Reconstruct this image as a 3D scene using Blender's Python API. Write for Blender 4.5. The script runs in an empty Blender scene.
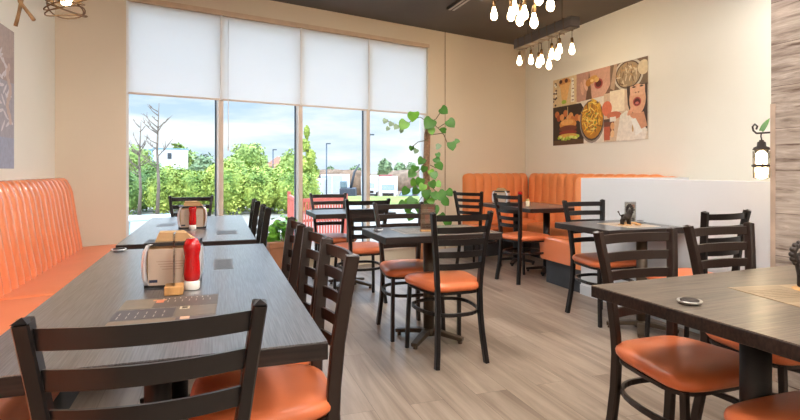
import bpy, math, random
from math import sin, cos, pi, radians as R
from mathutils import Vector, Matrix
random.seed(7)
SC = bpy.context.scene
COL = SC.collection

# ------------------------------------------------------------------ camera maths
F, HOR, EYE = 530.0, 170.0, 1.18
CY, SY = 0.9442, 0.3295           # camera turned 19.24 degrees right of the room's long axis
def W(px, Z, h=0.0):
    xc = (px - 400) / F * Z
    return Vector((CY * xc + SY * Z, -SY * xc + CY * Z, h))
def hy(py, Z): return EYE + (HOR - py) / F * Z

cam = bpy.data.cameras.new('camera'); co = bpy.data.objects.new('camera', cam); COL.objects.link(co)
cam.sensor_width = 36; cam.lens = F / 800 * 36; cam.shift_y = -(210 - HOR) / 800.0
cam.clip_end = 2000
co.location = (0, 0, EYE); co.rotation_euler = (pi / 2, 0, -math.atan2(SY, CY))
SC.camera = co
SC.view_settings.view_transform = 'Standard'; SC.view_settings.look = 'None'
SC.view_settings.gamma = 1; SC.view_settings.use_curve_mapping = False
SC.view_settings.exposure = 0.40

# ------------------------------------------------------------------ materials
MC = {}
def srgb(c):
    return tuple(((v / 255) / 12.92 if v / 255 <= .04045 else ((v / 255 + .055) / 1.055) ** 2.4) for v in c) + (1,)
def mat(name, col, rough=.5, metal=0, var=.08, scale=8, bump=0, bscale=60, spec=.5, emis=None, estr=0, trans=0, coat=0, stretch=(1, 1, 1), lin=False, subs=0):
    key = name
    if key in MC: return MC[key]
    m = bpy.data.materials.new(name); m.use_nodes = True
    nt = m.node_tree; p = nt.nodes['Principled BSDF']
    c = col if lin else srgb(col)
    tc = nt.nodes.new('ShaderNodeTexCoord'); mp = nt.nodes.new('ShaderNodeMapping'); mp.inputs['Scale'].default_value = stretch
    nt.links.new(tc.outputs['Object'], mp.inputs['Vector'])
    nz = nt.nodes.new('ShaderNodeTexNoise'); nz.inputs['Scale'].default_value = scale; nz.inputs['Detail'].default_value = 4
    nt.links.new(mp.outputs['Vector'], nz.inputs['Vector'])
    rp = nt.nodes.new('ShaderNodeValToRGB')
    rp.color_ramp.elements[0].position = .3; rp.color_ramp.elements[1].position = .7
    rp.color_ramp.elements[0].color = tuple(v * (1 - var) for v in c[:3]) + (1,)
    rp.color_ramp.elements[1].color = tuple(min(1, v * (1 + var)) for v in c[:3]) + (1,)
    nt.links.new(nz.outputs['Fac'], rp.inputs['Fac']); nt.links.new(rp.outputs['Color'], p.inputs['Base Color'])
    p.inputs['Roughness'].default_value = rough; p.inputs['Metallic'].default_value = metal
    p.inputs['Specular IOR Level'].default_value = spec
    p.inputs['Coat Weight'].default_value = coat
    if trans: p.inputs['Transmission Weight'].default_value = trans
    if emis:
        p.inputs['Emission Color'].default_value = srgb(emis); p.inputs['Emission Strength'].default_value = estr
    if bump:
        n2 = nt.nodes.new('ShaderNodeTexNoise'); n2.inputs['Scale'].default_value = bscale; n2.inputs['Detail'].default_value = 3
        nt.links.new(mp.outputs['Vector'], n2.inputs['Vector'])
        b = nt.nodes.new('ShaderNodeBump'); b.inputs['Strength'].default_value = bump; b.inputs['Distance'].default_value = .01
        nt.links.new(n2.outputs['Fac'], b.inputs['Height']); nt.links.new(b.outputs['Normal'], p.inputs['Normal'])
    MC[key] = m; return m
def flat(c):     # printed colour
    return mat('print_%d_%d_%d' % c, c, rough=.45, var=.1, scale=30)

def wood_grain(name, c1, c2, axis, rough, fine=220, spec=.5, bump=.25, coat=0):
    """long fine grain running along local axis ('X' or 'Y')"""
    m = bpy.data.materials.new(name); m.use_nodes = True; nt = m.node_tree; p = nt.nodes['Principled BSDF']
    tc = nt.nodes.new('ShaderNodeTexCoord'); mp = nt.nodes.new('ShaderNodeMapping')
    mp.inputs['Scale'].default_value = (1, .025, .6) if axis == 'Y' else (.025, 1, .6)
    nt.links.new(tc.outputs['Object'], mp.inputs['Vector'])
    nz = nt.nodes.new('ShaderNodeTexNoise'); nz.inputs['Scale'].default_value = fine; nz.inputs['Detail'].default_value = 5
    n2 = nt.nodes.new('ShaderNodeTexNoise'); n2.inputs['Scale'].default_value = 14; n2.inputs['Detail'].default_value = 3
    for n in (nz, n2): nt.links.new(mp.outputs['Vector'], n.inputs['Vector'])
    mx = nt.nodes.new('ShaderNodeMath'); mx.operation = 'MULTIPLY_ADD'; mx.inputs[1].default_value = .75
    nt.links.new(nz.outputs['Fac'], mx.inputs[0])
    m2 = nt.nodes.new('ShaderNodeMath'); m2.operation = 'MULTIPLY'; m2.inputs[1].default_value = .25
    nt.links.new(n2.outputs['Fac'], m2.inputs[0]); nt.links.new(m2.outputs[0], mx.inputs[2])
    rp = nt.nodes.new('ShaderNodeValToRGB'); rp.color_ramp.elements[0].position = .38; rp.color_ramp.elements[1].position = .64
    rp.color_ramp.elements[0].color = srgb(c1); rp.color_ramp.elements[1].color = srgb(c2)
    nt.links.new(mx.outputs[0], rp.inputs['Fac']); nt.links.new(rp.outputs['Color'], p.inputs['Base Color'])
    b = nt.nodes.new('ShaderNodeBump'); b.inputs['Strength'].default_value = bump; b.inputs['Distance'].default_value = .003
    nt.links.new(nz.outputs['Fac'], b.inputs['Height']); nt.links.new(b.outputs['Normal'], p.inputs['Normal'])
    p.inputs['Roughness'].default_value = rough; p.inputs['Specular IOR Level'].default_value = spec
    p.inputs['Coat Weight'].default_value = coat; p.inputs['Coat Roughness'].default_value = .26; p.inputs['Coat IOR'].default_value = 1.85
    return m

def boards(name, cols, length, width, swz, rough=.45, streak=(1, .06), gap=.003, nscale=9, knots=False, mort=(60, 50, 42), bumpy=.15, spec=.5, mix2=.5):
    """planks; swz maps object coords to (along, across)"""
    m = bpy.data.materials.new(name); m.use_nodes = True; nt = m.node_tree; p = nt.nodes['Principled BSDF']
    L = nt.links.new; N = nt.nodes.new
    tc = N('ShaderNodeTexCoord'); se = N('ShaderNodeSeparateXYZ'); cb = N('ShaderNodeCombineXYZ')
    L(tc.outputs['Object'], se.inputs[0]); L(se.outputs[swz[0]], cb.inputs['X']); L(se.outputs[swz[1]], cb.inputs['Y'])
    br = N('ShaderNodeTexBrick'); L(cb.outputs[0], br.inputs['Vector'])
    br.inputs['Scale'].default_value = 1; br.inputs['Brick Width'].default_value = length; br.inputs['Row Height'].default_value = width
    br.inputs['Mortar Size'].default_value = gap; br.inputs['Mortar Smooth'].default_value = .1; br.inputs['Bias'].default_value = 0
    br.offset = .37; br.offset_frequency = 2
    br.inputs['Color1'].default_value = srgb(cols[0]); br.inputs['Color2'].default_value = srgb(cols[1]); br.inputs['Mortar'].default_value = srgb(mort)
    # streaks, shifted per plank
    sh = N('ShaderNodeVectorMath'); sh.operation = 'MULTIPLY'; sh.inputs[1].default_value = (streak[1], streak[0], 1); L(cb.outputs[0], sh.inputs[0])
    ad = N('ShaderNodeVectorMath'); ad.operation = 'ADD'; L(sh.outputs[0], ad.inputs[0])
    sc = N('ShaderNodeVectorMath'); sc.operation = 'SCALE'; sc.inputs['Scale'].default_value = 25; L(br.outputs['Color'], sc.inputs[0]); L(sc.outputs[0], ad.inputs[1])
    nz = N('ShaderNodeTexNoise'); nz.inputs['Scale'].default_value = nscale; nz.inputs['Detail'].default_value = 8; nz.inputs['Roughness'].default_value = .65; nz.inputs['Distortion'].default_value = .6
    L(ad.outputs[0], nz.inputs['Vector'])
    rp = N('ShaderNodeValToRGB'); rp.color_ramp.elements[0].position = .3; rp.color_ramp.elements[1].position = .7
    rp.color_ramp.elements[0].color = srgb(cols[2]); rp.color_ramp.elements[1].color = srgb(cols[3])
    L(nz.outputs['Fac'], rp.inputs['Fac'])
    mx = N('ShaderNodeMix'); mx.data_type = 'RGBA'; mx.inputs['Factor'].default_value = mix2
    L(br.outputs['Color'], mx.inputs['A']); L(rp.outputs['Color'], mx.inputs['B'])
    m3 = N('ShaderNodeMix'); m3.data_type = 'RGBA'; L(br.outputs['Fac'], m3.inputs['Factor']); L(mx.outputs['Result'], m3.inputs['A']); m3.inputs['B'].default_value = srgb(mort)
    out = m3.outputs['Result']
    if knots:
        vo = N('ShaderNodeTexNoise'); vo.inputs['Scale'].default_value = 26; vo.inputs['Detail'].default_value = 6; L(ad.outputs[0], vo.inputs['Vector'])
        r2 = N('ShaderNodeValToRGB'); r2.color_ramp.elements[0].position = .61; r2.color_ramp.elements[1].position = .70
        L(vo.outputs['Fac'], r2.inputs['Fac'])
        m4 = N('ShaderNodeMix'); m4.data_type = 'RGBA'; L(r2.outputs['Color'], m4.inputs['Factor']); L(out, m4.inputs['A']); m4.inputs['B'].default_value = srgb(knots)
        out = m4.outputs['Result']
    L(out, p.inputs['Base Color'])
    bp = N('ShaderNodeBump'); bp.inputs['Strength'].default_value = bumpy; bp.inputs['Distance'].default_value = .004
    L(nz.outputs['Fac'], bp.inputs['Height']); L(bp.outputs['Normal'], p.inputs['Normal'])
    p.inputs['Roughness'].default_value = rough; p.inputs['Specular IOR Level'].default_value = spec
    return m

M_WALLW = mat('wall_tan_paint', (230, 216, 194), .8, var=.015, scale=2, bump=.05, bscale=120)
M_WALLL = mat('wall_cream_paint', (244, 241, 230), .8, var=.015, scale=2, bump=.05, bscale=120)
M_WHITE = mat('white_partition_paint', (216, 218, 222), .6, var=.01, scale=2)
M_CEIL = mat('dark_ceiling_paint', (88, 80, 72), .8, var=.12, scale=1.5)
M_FLOOR = boards('floor_planks', ((150, 131, 115), (120, 102, 88), (80, 63, 52), (188, 170, 152)), 1.25, .185, ('Y', 'X'), rough=.36, gap=.0012, mort=(96, 82, 70), nscale=9, streak=(1, .08), spec=.5, mix2=.55)
M_PLANK = boards('weathered_planks', ((172, 155, 141), (132, 116, 104), (78, 62, 52), (214, 198, 184)), 1.9, .235, ('Y', 'Z'), rough=.8, gap=.0016, mort=(92, 74, 62), nscale=34, streak=(1, .13), knots=(96, 76, 64), bumpy=.8, mix2=.62)
M_TABY = wood_grain('table_laminate', (40, 40, 42), (90, 90, 95), 'Y', .36, fine=300, spec=.8, coat=.9)
M_TABE = wood_grain('table_laminate_brown', (70, 60, 52), (112, 98, 84), 'X', .42, coat=.25)
M_EDGE = wood_grain('table_edge_band', (26, 20, 18), (54, 40, 34), 'X', .5, fine=120, spec=.3)
M_FRAME = mat('chair_frame_metal', (26, 22, 21), .3, .0, var=.05, scale=20, spec=.4)
M_FRAMEB = mat('chair_frame_brown_metal', (42, 30, 25), .32, .0, var=.05, scale=20, spec=.4)
M_BASE = mat('table_base_metal', (36, 33, 32), .45, .3, var=.1, bump=.1)
M_BASEB = mat('table_base_bronze', (84, 70, 56), .45, .4, var=.15, bump=.1)
M_SEAT = mat('orange_vinyl', (220, 118, 72), .32, var=.05, scale=4, bump=.06, bscale=160, spec=.45)
M_BANQ = mat('orange_vinyl_booth', (238, 138, 92), .26, var=.04, scale=3, bump=.0, bscale=160, spec=.6, coat=.9)
M_BANQS = mat('orange_vinyl_booth_seat', (238, 142, 96), .42, var=.04, scale=3, bump=.03, bscale=160, spec=.4)
M_BANQD = mat('orange_vinyl_channel', (242, 150, 92), .4, var=.05, scale=3, bump=.05, bscale=160, spec=.35)
M_DARKBASE = mat('dark_booth_plinth', (58, 60, 64), .6, var=.15, bump=.1, bscale=15)
M_ALU = mat('window_frame_white', (236, 236, 236), .4, var=.01)
M_ALUT = mat('window_frame_tan', (226, 208, 192), .5, var=.03)
M_GASKET = mat('window_gasket', (70, 88, 104), .5, var=.05)
M_CHROME = mat('brushed_chrome', (226, 226, 230), .3, .65, var=.05)
M_BLACKP = mat('black_plastic', (34, 32, 32), .35, var=.05)
M_KRAFT = mat('kraft_napkin', (186, 148, 104), .85, var=.05, bump=.1)
M_CARD = mat('cream_card', (196, 174, 154), .7, var=.02)
M_RED = mat('red_bottle_plastic', (190, 16, 18), .22, var=.05, spec=.6)
M_WHITEP = mat('white_plastic', (238, 232, 224), .4, var=.02)
M_WOODB = mat('light_wood_block', (196, 146, 88), .55, var=.15, scale=14, stretch=(6, 1, 1))
M_IRON = mat('dark_iron', (62, 54, 50), .5, .6, var=.15, bump=.2)
M_BRASS = mat('aged_brass', (120, 92, 58), .4, .8, var=.15)
M_TWIG = mat('bare_twig', (150, 118, 80), .7, var=.25, scale=20, bump=.4)
M_BEAM = boards('reclaimed_beam', ((74, 64, 58), (62, 52, 46), (40, 33, 29), (118, 106, 98)), 3, .2, ('Y', 'Z'), rough=.85, knots=(50, 40, 34), bumpy=.7, gap=0, nscale=12)
M_CORD = mat('brown_cloth_cord', (92, 70, 50), .8, var=.1)
M_BULB = mat('lit_filament_bulb', (255, 244, 226), .2, var=.01, emis=(255, 226, 178), estr=22)
M_DIFF = mat('fill_diffuser', (255, 250, 244), .4, var=.01, emis=(255, 250, 244), estr=35)  # glow of the added ceiling fill panels
M_LEAF = mat('pothos_leaf', (72, 126, 42), .4, var=.35, scale=9, spec=.4)
M_LEAFB = mat('bright_leaf', (120, 180, 60), .45, var=.2, scale=9)
M_LEAFP = mat('pale_leaf', (150, 176, 140), .5, var=.2, scale=9)
M_STEM = mat('green_stem', (104, 92, 58), .6, var=.2)
M_MOSS = mat('moss_pole_fibre', (160, 122, 94), .95, var=.4, scale=40, bump=1, bscale=90)
M_POT = mat('terracotta_planter', (168, 112, 76), .75, var=.12, bump=.1)
M_PAVE = mat('pale_concrete', (150, 144, 134), .9, var=.08, scale=.6, bump=.1, bscale=10)
M_GRASS = mat('meadow_grass', (128, 144, 68), .95, var=.3, scale=1.2, bump=.6, bscale=20)
M_DIRT = mat('yard_gravel', (130, 114, 96), .95, var=.2, scale=.3)
M_REDF = mat('red_fence_paint', (206, 104, 90), .6, var=.08)
M_ACRY = None
def glassy(name, tint, refl):
    m = bpy.data.materials.new(name); m.use_nodes = True; nt = m.node_tree; nt.nodes.remove(nt.nodes['Principled BSDF'])
    t = nt.nodes.new('ShaderNodeBsdfTransparent'); t.inputs[0].default_value = tint
    g = nt.nodes.new('ShaderNodeBsdfGlossy'); g.inputs['Roughness'].default_value = .02; g.inputs[0].default_value = (1, 1, 1, 1)
    fr = nt.nodes.new('ShaderNodeLayerWeight'); fr.inputs['Blend'].default_value = refl
    nz = nt.nodes.new('ShaderNodeTexNoise'); nz.inputs['Scale'].default_value = 3
    mt = nt.nodes.new('ShaderNodeMath'); mt.operation = 'MULTIPLY'
    mr = nt.nodes.new('ShaderNodeMapRange'); mr.inputs['To Min'].default_value = .9; mr.inputs['To Max'].default_value = 1
    nt.links.new(nz.outputs['Fac'], mr.inputs['Value']); nt.links.new(mr.outputs[0], mt.inputs[1]); nt.links.new(fr.outputs['Fresnel'], mt.inputs[0])
    mx = nt.nodes.new('ShaderNodeMixShader'); nt.links.new(mt.outputs[0], mx.inputs[0]); nt.links.new(t.outputs[0], mx.inputs[1]); nt.links.new(g.outputs[0], mx.inputs[2])
    nt.links.new(mx.outputs[0], nt.nodes['Material Output'].inputs[0]); return m
M_GLASS = glassy('window_glass', (.97, .985, .98, 1), .12)
M_ACRY = glassy('clear_acrylic', (.9, .92, .92, 1), .3)
M_ACRY2 = glassy('frosty_acrylic', (.72, .73, .72, 1), .5)
def blindmat():
    m = bpy.data.materials.new('white_blind_fabric'); m.use_nodes = True; nt = m.node_tree; nt.nodes.remove(nt.nodes['Principled BSDF'])
    d = nt.nodes.new('ShaderNodeBsdfDiffuse'); t = nt.nodes.new('ShaderNodeBsdfTranslucent')
    nz = nt.nodes.new('ShaderNodeTexNoise'); nz.inputs['Scale'].default_value = 2
    rp = nt.nodes.new('ShaderNodeValToRGB'); rp.color_ramp.elements[0].color = (.92, .93, .94, 1); rp.color_ramp.elements[1].color = (.95, .96, .97, 1)
    nt.links.new(nz.outputs['Fac'], rp.inputs['Fac'])
    for n in (d, t): nt.links.new(rp.outputs[0], n.inputs[0])
    mx = nt.nodes.new('ShaderNodeMixShader'); mx.inputs[0].default_value = .6
    nt.links.new(d.outputs[0], mx.inputs[1]); nt.links.new(t.outputs[0], mx.inputs[2])
    nt.links.new(mx.outputs[0], nt.nodes['Material Output'].inputs[0]); return m
M_BLIND = blindmat()
def leafmat(name, c1, c2, sc=1.2):
    m = bpy.data.materials.new(name); m.use_nodes = True; nt = m.node_tree; p = nt.nodes['Principled BSDF']
    tc = nt.nodes.new('ShaderNodeTexCoord')
    nz = nt.nodes.new('ShaderNodeTexNoise'); nz.inputs['Scale'].default_value = sc; nz.inputs['Detail'].default_value = 8; nz.inputs['Roughness'].default_value = .75
    nt.links.new(tc.outputs['Object'], nz.inputs['Vector'])
    rp = nt.nodes.new('ShaderNodeValToRGB'); rp.color_ramp.elements[0].position = .38; rp.color_ramp.elements[1].position = .62
    rp.color_ramp.elements[0].color = srgb(c1); rp.color_ramp.elements[1].color = srgb(c2)
    nt.links.new(nz.outputs['Fac'], rp.inputs['Fac']); nt.links.new(rp.outputs[0], p.inputs['Base Color'])
    p.inputs['Roughness'].default_value = .7
    p.inputs['Subsurface Weight'].default_value = 0
    return m
M_HEDGE = leafmat('hedge_leaves', (100, 132, 50), (206, 216, 104))
M_HEDGED = leafmat('dark_shrub_leaves', (78, 112, 56), (140, 168, 84))
M_TREE = leafmat('tree_leaves', (100, 132, 60), (176, 192, 104))
M_FARTREE = leafmat('far_tree_leaves', (96, 122, 84), (140, 160, 116))
M_BARK = mat('grey_bark', (120, 108, 96), .9, var=.2)

# ------------------------------------------------------------------ mesh helpers
class MB:
    def __init__(s): s.v = []; s.f = []; s.mi = []; s.sm = []
    def add(s, vs, fs, mi=0, smooth=False, M=None):
        o = len(s.v)
        for v in vs:
            v = Vector(v); s.v.append(tuple(M @ v) if M else tuple(v))
        for f in fs: s.f.append([i + o for i in f]); s.mi.append(mi); s.sm.append(smooth)
        return s
    def box(s, lo, hi, mi=0, M=None, b=0):
        x0, y0, z0 = lo; x1, y1, z1 = hi
        if b:
            b = min(b, (x1 - x0) * .45, (y1 - y0) * .45, (z1 - z0) * .45)
            vs = []; idx = {}
            for sx in (0, 1):
                for sy in (0, 1):
                    for sz in (0, 1):
                        X = (x0, x1)[sx]; Y = (y0, y1)[sy]; Z = (z0, z1)[sz]
                        dx = b if sx == 0 else -b; dy = b if sy == 0 else -b; dz = b if sz == 0 else -b
                        for k, p in enumerate(((X, Y + dy, Z + dz), (X + dx, Y, Z + dz), (X + dx, Y + dy, Z))):
                            idx[sx, sy, sz, k] = len(vs); vs.append(p)
            fs = []
            for a in (0, 1):
                fs.append([idx[a, 0, 0, 0], idx[a, 1, 0, 0], idx[a, 1, 1, 0], idx[a, 0, 1, 0]])
                fs.append([idx[0, a, 0, 1], idx[1, a, 0, 1], idx[1, a, 1, 1], idx[0, a, 1, 1]])
                fs.append([idx[0, 0, a, 2], idx[1, 0, a, 2], idx[1, 1, a, 2], idx[0, 1, a, 2]])
            for a in (0, 1):
                for c in (0, 1):
                    fs.append([idx[a, c, 0, 0], idx[a, c, 1, 0], idx[a, c, 1, 1], idx[a, c, 0, 1]])
                    fs.append([idx[a, 0, c, 0], idx[a, 1, c, 0], idx[a, 1, c, 2], idx[a, 0, c, 2]])
                    fs.append([idx[0, a, c, 1], idx[1, a, c, 1], idx[1, a, c, 2], idx[0, a, c, 2]])
                    for d in (0, 1): fs.append([idx[a, c, d, 0], idx[a, c, d, 1], idx[a, c, d, 2]])
            return s.add(vs, fs, mi, False, M)
        vs = [(x0, y0, z0), (x1, y0, z0), (x1, y1, z0), (x0, y1, z0), (x0, y0, z1), (x1, y0, z1), (x1, y1, z1), (x0, y1, z1)]
        return s.add(vs, [(0, 3, 2, 1), (4, 5, 6, 7), (0, 1, 5, 4), (1, 2, 6, 5), (2, 3, 7, 6), (3, 0, 4, 7)], mi, False, M)
    def tube(s, pts, r, n=8, mi=0, closed=False, smooth=True, rect=None, up=None, M=None):
        """sweep; rect=(hx,hy) gives a rectangular section; r may be a list"""
        P = [Vector(p) for p in pts]; k = len(P); rings = []
        T = []
        for i in range(k):
            if closed: t = P[(i + 1) % k] - P[i - 1]
            else: t = P[min(i + 1, k - 1)] - P[max(i - 1, 0)]
            T.append(t.normalized())
        u = Vector(up) if up else (Vector((0, 0, 1)) if abs(T[0].z) < .9 else Vector((1, 0, 0)))
        vs = []
        for i in range(k):
            if not up and i > 0: pass
            a = (u - T[i] * u.dot(T[i]));
            if a.length < 1e-5: a = Vector((0, 1, 0)) - T[i] * T[i].y
            a.normalize(); b = T[i].cross(a)
            if not up: u = a
            rr = r[i] if isinstance(r, (list, tuple)) else r
            if rect:
                hx, hy = rect; c = .25
                sec = [(hx, hy * (1 - c)), (hx * (1 - c), hy), (-hx * (1 - c), hy), (-hx, hy * (1 - c)), (-hx, -hy * (1 - c)), (-hx * (1 - c), -hy), (hx * (1 - c), -hy), (hx, -hy * (1 - c))]
                sc = rr if rr else 1
                for (p, q) in sec: vs.append(P[i] + a * p * sc + b * q * sc)
            else:
                for j in range(n):
                    w = 2 * pi * j / n; vs.append(P[i] + a * rr * cos(w) + b * rr * sin(w))
        m = 8 if rect else n
        fs = []
        for i in range(k if closed else k - 1):
            i2 = (i + 1) % k
            for j in range(m):
                fs.append((i * m + j, i * m + (j + 1) % m, i2 * m + (j + 1) % m, i2 * m + j))
        s.add(vs, fs, mi, smooth and not rect, M)
        if not closed:
            o = len(s.v) - len(vs)
            s.f.append([o + j for j in range(m)][::-1]); s.mi.append(mi); s.sm.append(False)
            s.f.append([o + (k - 1) * m + j for j in range(m)]); s.mi.append(mi); s.sm.append(False)
        return s
    def lathe(s, prof, c=(0, 0, 0), n=16, mi=0, M=None, smooth=True):
        vs = []; fs = []
        for (r, z) in prof:
            for j in range(n):
                w = 2 * pi * j / n; vs.append((c[0] + r * cos(w), c[1] + r * sin(w), c[2] + z))
        for i in range(len(prof) - 1):
            for j in range(n): fs.append((i * n + j, i * n + (j + 1) % n, (i + 1) * n + (j + 1) % n, (i + 1) * n + j))
        fs.append(list(range(n))[::-1]); fs.append([(len(prof) - 1) * n + j for j in range(n)])
        return s.add(vs, fs, mi, smooth, M)
    def grid(s, rows, mi=0, smooth=True, M=None, closeu=False):
        k = len(rows[0]); vs = [p for r in rows for p in r]; fs = []
        for i in range(len(rows) - 1):
            for j in range(k - 1): fs.append((i * k + j, i * k + j + 1, (i + 1) * k + j + 1, (i + 1) * k + j))
            if closeu: fs.append((i * k + k - 1, i * k, (i + 1) * k, (i + 1) * k + k - 1))
        return s.add(vs, fs, mi, smooth, M)
    def loft(s, rings, mi=0, smooth=True, M=None):
        s.grid(rings, mi, smooth, M, True); k = len(rings[0]); o = len(s.v) - k * len(rings)
        s.f.append([o + j for j in range(k)][::-1]); s.mi.append(mi); s.sm.append(False)
        s.f.append([o + (len(rings) - 1) * k + j for j in range(k)]); s.mi.append(mi); s.sm.append(smooth)
        return s
    def prism(s, poly, z0, z1, mi=0, M=None):
        k = len(poly); vs = [(x, y, z0) for x, y in poly] + [(x, y, z1) for x, y in poly]
        fs = [list(range(k))[::-1], list(range(k, 2 * k))] + [(j, (j + 1) % k, k + (j + 1) % k, k + j) for j in range(k)]
        return s.add(vs, fs, mi, False, M)
    def build(s, name, mats, parent=None, loc=None, rz=0, fix=True):
        me = bpy.data.meshes.new(name); me.from_pydata(s.v, [], s.f)
        if not isinstance(mats, (list, tuple)): mats = [mats]
        for m in mats: me.materials.append(m)
        me.polygons.foreach_set('material_index', s.mi); me.polygons.foreach_set('use_smooth', s.sm)
        me.update()
        if fix:
            import bmesh
            bm = bmesh.new(); bm.from_mesh(me); bmesh.ops.recalc_face_normals(bm, faces=bm.faces[:]); bm.to_mesh(me); bm.free()
        o = bpy.data.objects.new(name, me); COL.objects.link(o)
        if parent: o.parent = parent
        if loc is not None: o.location = loc
        if rz: o.rotation_euler = (0, 0, rz)
        return o
def tag(o, label=None, cat=None, group=None, kind=None):
    if label: o['label'] = label
    if cat: o['category'] = cat
    if group: o['group'] = group
    if kind: o['kind'] = kind
    return o
def thing(name, loc, rz=0, label=None, cat=None, group=None, kind=None):
    o = bpy.data.objects.new(name, None); o.empty_display_size = .1; COL.objects.link(o); o.location = loc; o.rotation_euler = (0, 0, rz)
    return tag(o, label, cat, group, kind)
KIDS = {}
def copy_tree(o, parent=None):
    c = o.copy(); COL.objects.link(c)
    if parent: c.parent = parent
    for ch in [x for x in COL.objects if x.parent == o]: copy_tree(ch, c)
    return c
def struct(o, label=None): o['kind'] = 'structure'; return o
def superell(a, b, n=28, e=3.2, taper=0):
    out = []
    for j in range(n):
        w = 2 * pi * j / n; c, q = cos(w), sin(w)
        x = abs(c) ** (2 / e) * (1 if c >= 0 else -1) * a; y = abs(q) ** (2 / e) * (1 if q >= 0 else -1) * b
        out.append((x * (1 + taper * y / b), y))
    return out
def extr(poly, z): return [(x, y, z) for x, y in poly]

# ------------------------------------------------------------------ room shell
WX0, WX1, CEILZ = -1.38, 4.55, 3.09
WA = math.atan(.2565); WP = (WX0, 5.959 + .2565 * WX0, 0)   # the window wall runs askew to the room
def sw(X): return (X - WX0) / cos(WA)
S0, S1, SE = sw(-.818), sw(2.725), sw(WX1)
def wl(s_, y_, z_=0):           # window-wall coordinates to world
    return Vector((WP[0] + s_ * cos(WA) - y_ * sin(WA), WP[1] + s_ * sin(WA) + y_ * cos(WA), z_))
YB = -3.2
struct(MB().add([(WX0 - .1, YB, 0), (WX1 + .1, YB, 0), (WX1 + .1, 5.959 + .2565 * (WX1 + .1) + .1, 0), (WX0 - .1, 5.959 + .2565 * (WX0 - .1) + .1, 0),
                 (WX0 - .1, YB, -.1), (WX1 + .1, YB, -.1), (WX1 + .1, 5.959 + .2565 * (WX1 + .1) + .1, -.1), (WX0 - .1, 5.959 + .2565 * (WX0 - .1) + .1, -.1)],
                [(0, 1, 2, 3), (7, 6, 5, 4), (0, 4, 5, 1), (1, 5, 6, 2), (2, 6, 7, 3), (3, 7, 4, 0)]).build('floor', M_FLOOR))
struct(MB().add([(WX0 - .2, YB - .2, CEILZ), (WX1 + .2, YB - .2, CEILZ), (WX1 + .2, 7.55, CEILZ), (WX0 - .2, 6.0, CEILZ),
                 (WX0 - .2, YB - .2, CEILZ + .2), (WX1 + .2, YB - .2, CEILZ + .2), (WX1 + .2, 7.55, CEILZ + .2), (WX0 - .2, 6.0, CEILZ + .2)],
                [(0, 1, 2, 3), (7, 6, 5, 4), (0, 4, 5, 1), (1, 5, 6, 2), (2, 6, 7, 3), (3, 7, 4, 0)]).build('ceiling', M_CEIL))
struct(MB().box((WX0 - .15, YB, 0), (WX0, 5.62, CEILZ)).build('wall_left', M_WALLL))
struct(MB().box((WX1, YB, 0), (WX1 + .15, 7.2, CEILZ)).build('wall_right', M_WALLL))
struct(MB().box((WX0 - .15, YB - .15, 0), (WX1 + .15, YB, CEILZ)).build('wall_back', M_WALLL))
wb = MB()
wb.box((-.1, 0, 0), (S0, .2, CEILZ)).box((S1, 0, 0), (SE + .1, .2, CEILZ)).box((S0, 0, 2.87), (S1, .2, CEILZ)).box((S0, 0, 0), (S1, .2, .17))
struct(wb.build('wall_front', M_WALLW, loc=WP, rz=WA))
sm_ = sw(3.01)
struct(MB().box((sm_ - .006, -.006, .02), (sm_ + .006, 0, CEILZ)).build('trim_1', mat('tan_seam', (176, 154, 126), .8), loc=WP, rz=WA))
struct(MB().box((S0 - .015, -.012, 2.835), (S1 + .02, .03, 2.885), b=.003).build('trim_2', mat('tan_head_trim', (212, 186, 158), .7), loc=WP, rz=WA))
struct(MB().box((S1 + .02, -.012, 0), (SE, 0, .09)).box((0, -.012, 0), (S0, 0, .09)).build('baseboard_front', M_WHITE, loc=WP, rz=WA))

# window: frame, mullions, panes, sill
win = struct(thing('window_1', WP, WA))
n_p = 4; pw = (S1 - S0) / n_p
fr = MB()
fr.box((S0, .05, .17), (S0 + .03, .15, 2.87)).box((S1 - .03, .05, .17), (S1, .15, 2.87)).box((S0, .05, .17), (S1, .15, .22)).box((S0, .05, 2.82), (S1, .15, 2.87))
fr.build('window_frame', M_ALU, win)
for i in range(1, 4):
    x = S0 + pw * i
    m = MB().box((x - .028, .05, .2), (x + .028, .16, 2.85)).box((x - .040, .11, .2), (x - .028, .13, 2.85), 2)
    m.box((x - .012, .044, .2), (x + .03, .05, 2.85), 1)
    m.build('mullion', [M_ALU, M_ALUT, M_GASKET], win)
for i in range(4):
    MB().box((S0 + pw * i + .02, .112, .2), (S0 + pw * (i + 1) - .02, .118, 2.84)).build('pane', M_GLASS, win)
MB().box((S0 - .02, -.03, .15), (S1 + .02, .06, .175), b=.004).build('window_sill', M_ALUT, win)

bl = ['over the pane with the white building behind', 'over the pane with the round tree behind', 'over the pane with the white trailers behind', 'over the pane beside the climbing plant']
for i in range(4):
    a, b = S0 + pw * i + .012 - (.0 if i else -.01), S0 + pw * (i + 1) - .012
    t = thing('roller_blind', wl(a, .02, 2.84), WA, 'white roller blind half lowered ' + bl[i], 'blind', 'white roller blinds')
    w = b - a
    MB().box((0, 0, -.90), (w, .0015, -.01)).build('blind_fabric', M_BLIND, t)
    MB().box((0, -.006, -.915), (w, .010, -.895), b=.003).build('bottom_bar', M_ALUT, t)
    MB().tube([(0, .025, -.02), (w, .025, -.02)], .022, 12).build('roller', M_ALU, t)
    MB().box((-.022, -.010, -.905), (.0, .004, -.005)).build('light_gap_strip', mat('gap_light_white', (250, 250, 250), .4, var=0), t)  # white strip standing in for daylight through the gap between blinds
ch = MB().tube([tuple(wl(S0 + pw + .07, .005, z)) for z in (2.8, 2.2, 1.6, 1.42)], .0035, 6)
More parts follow.
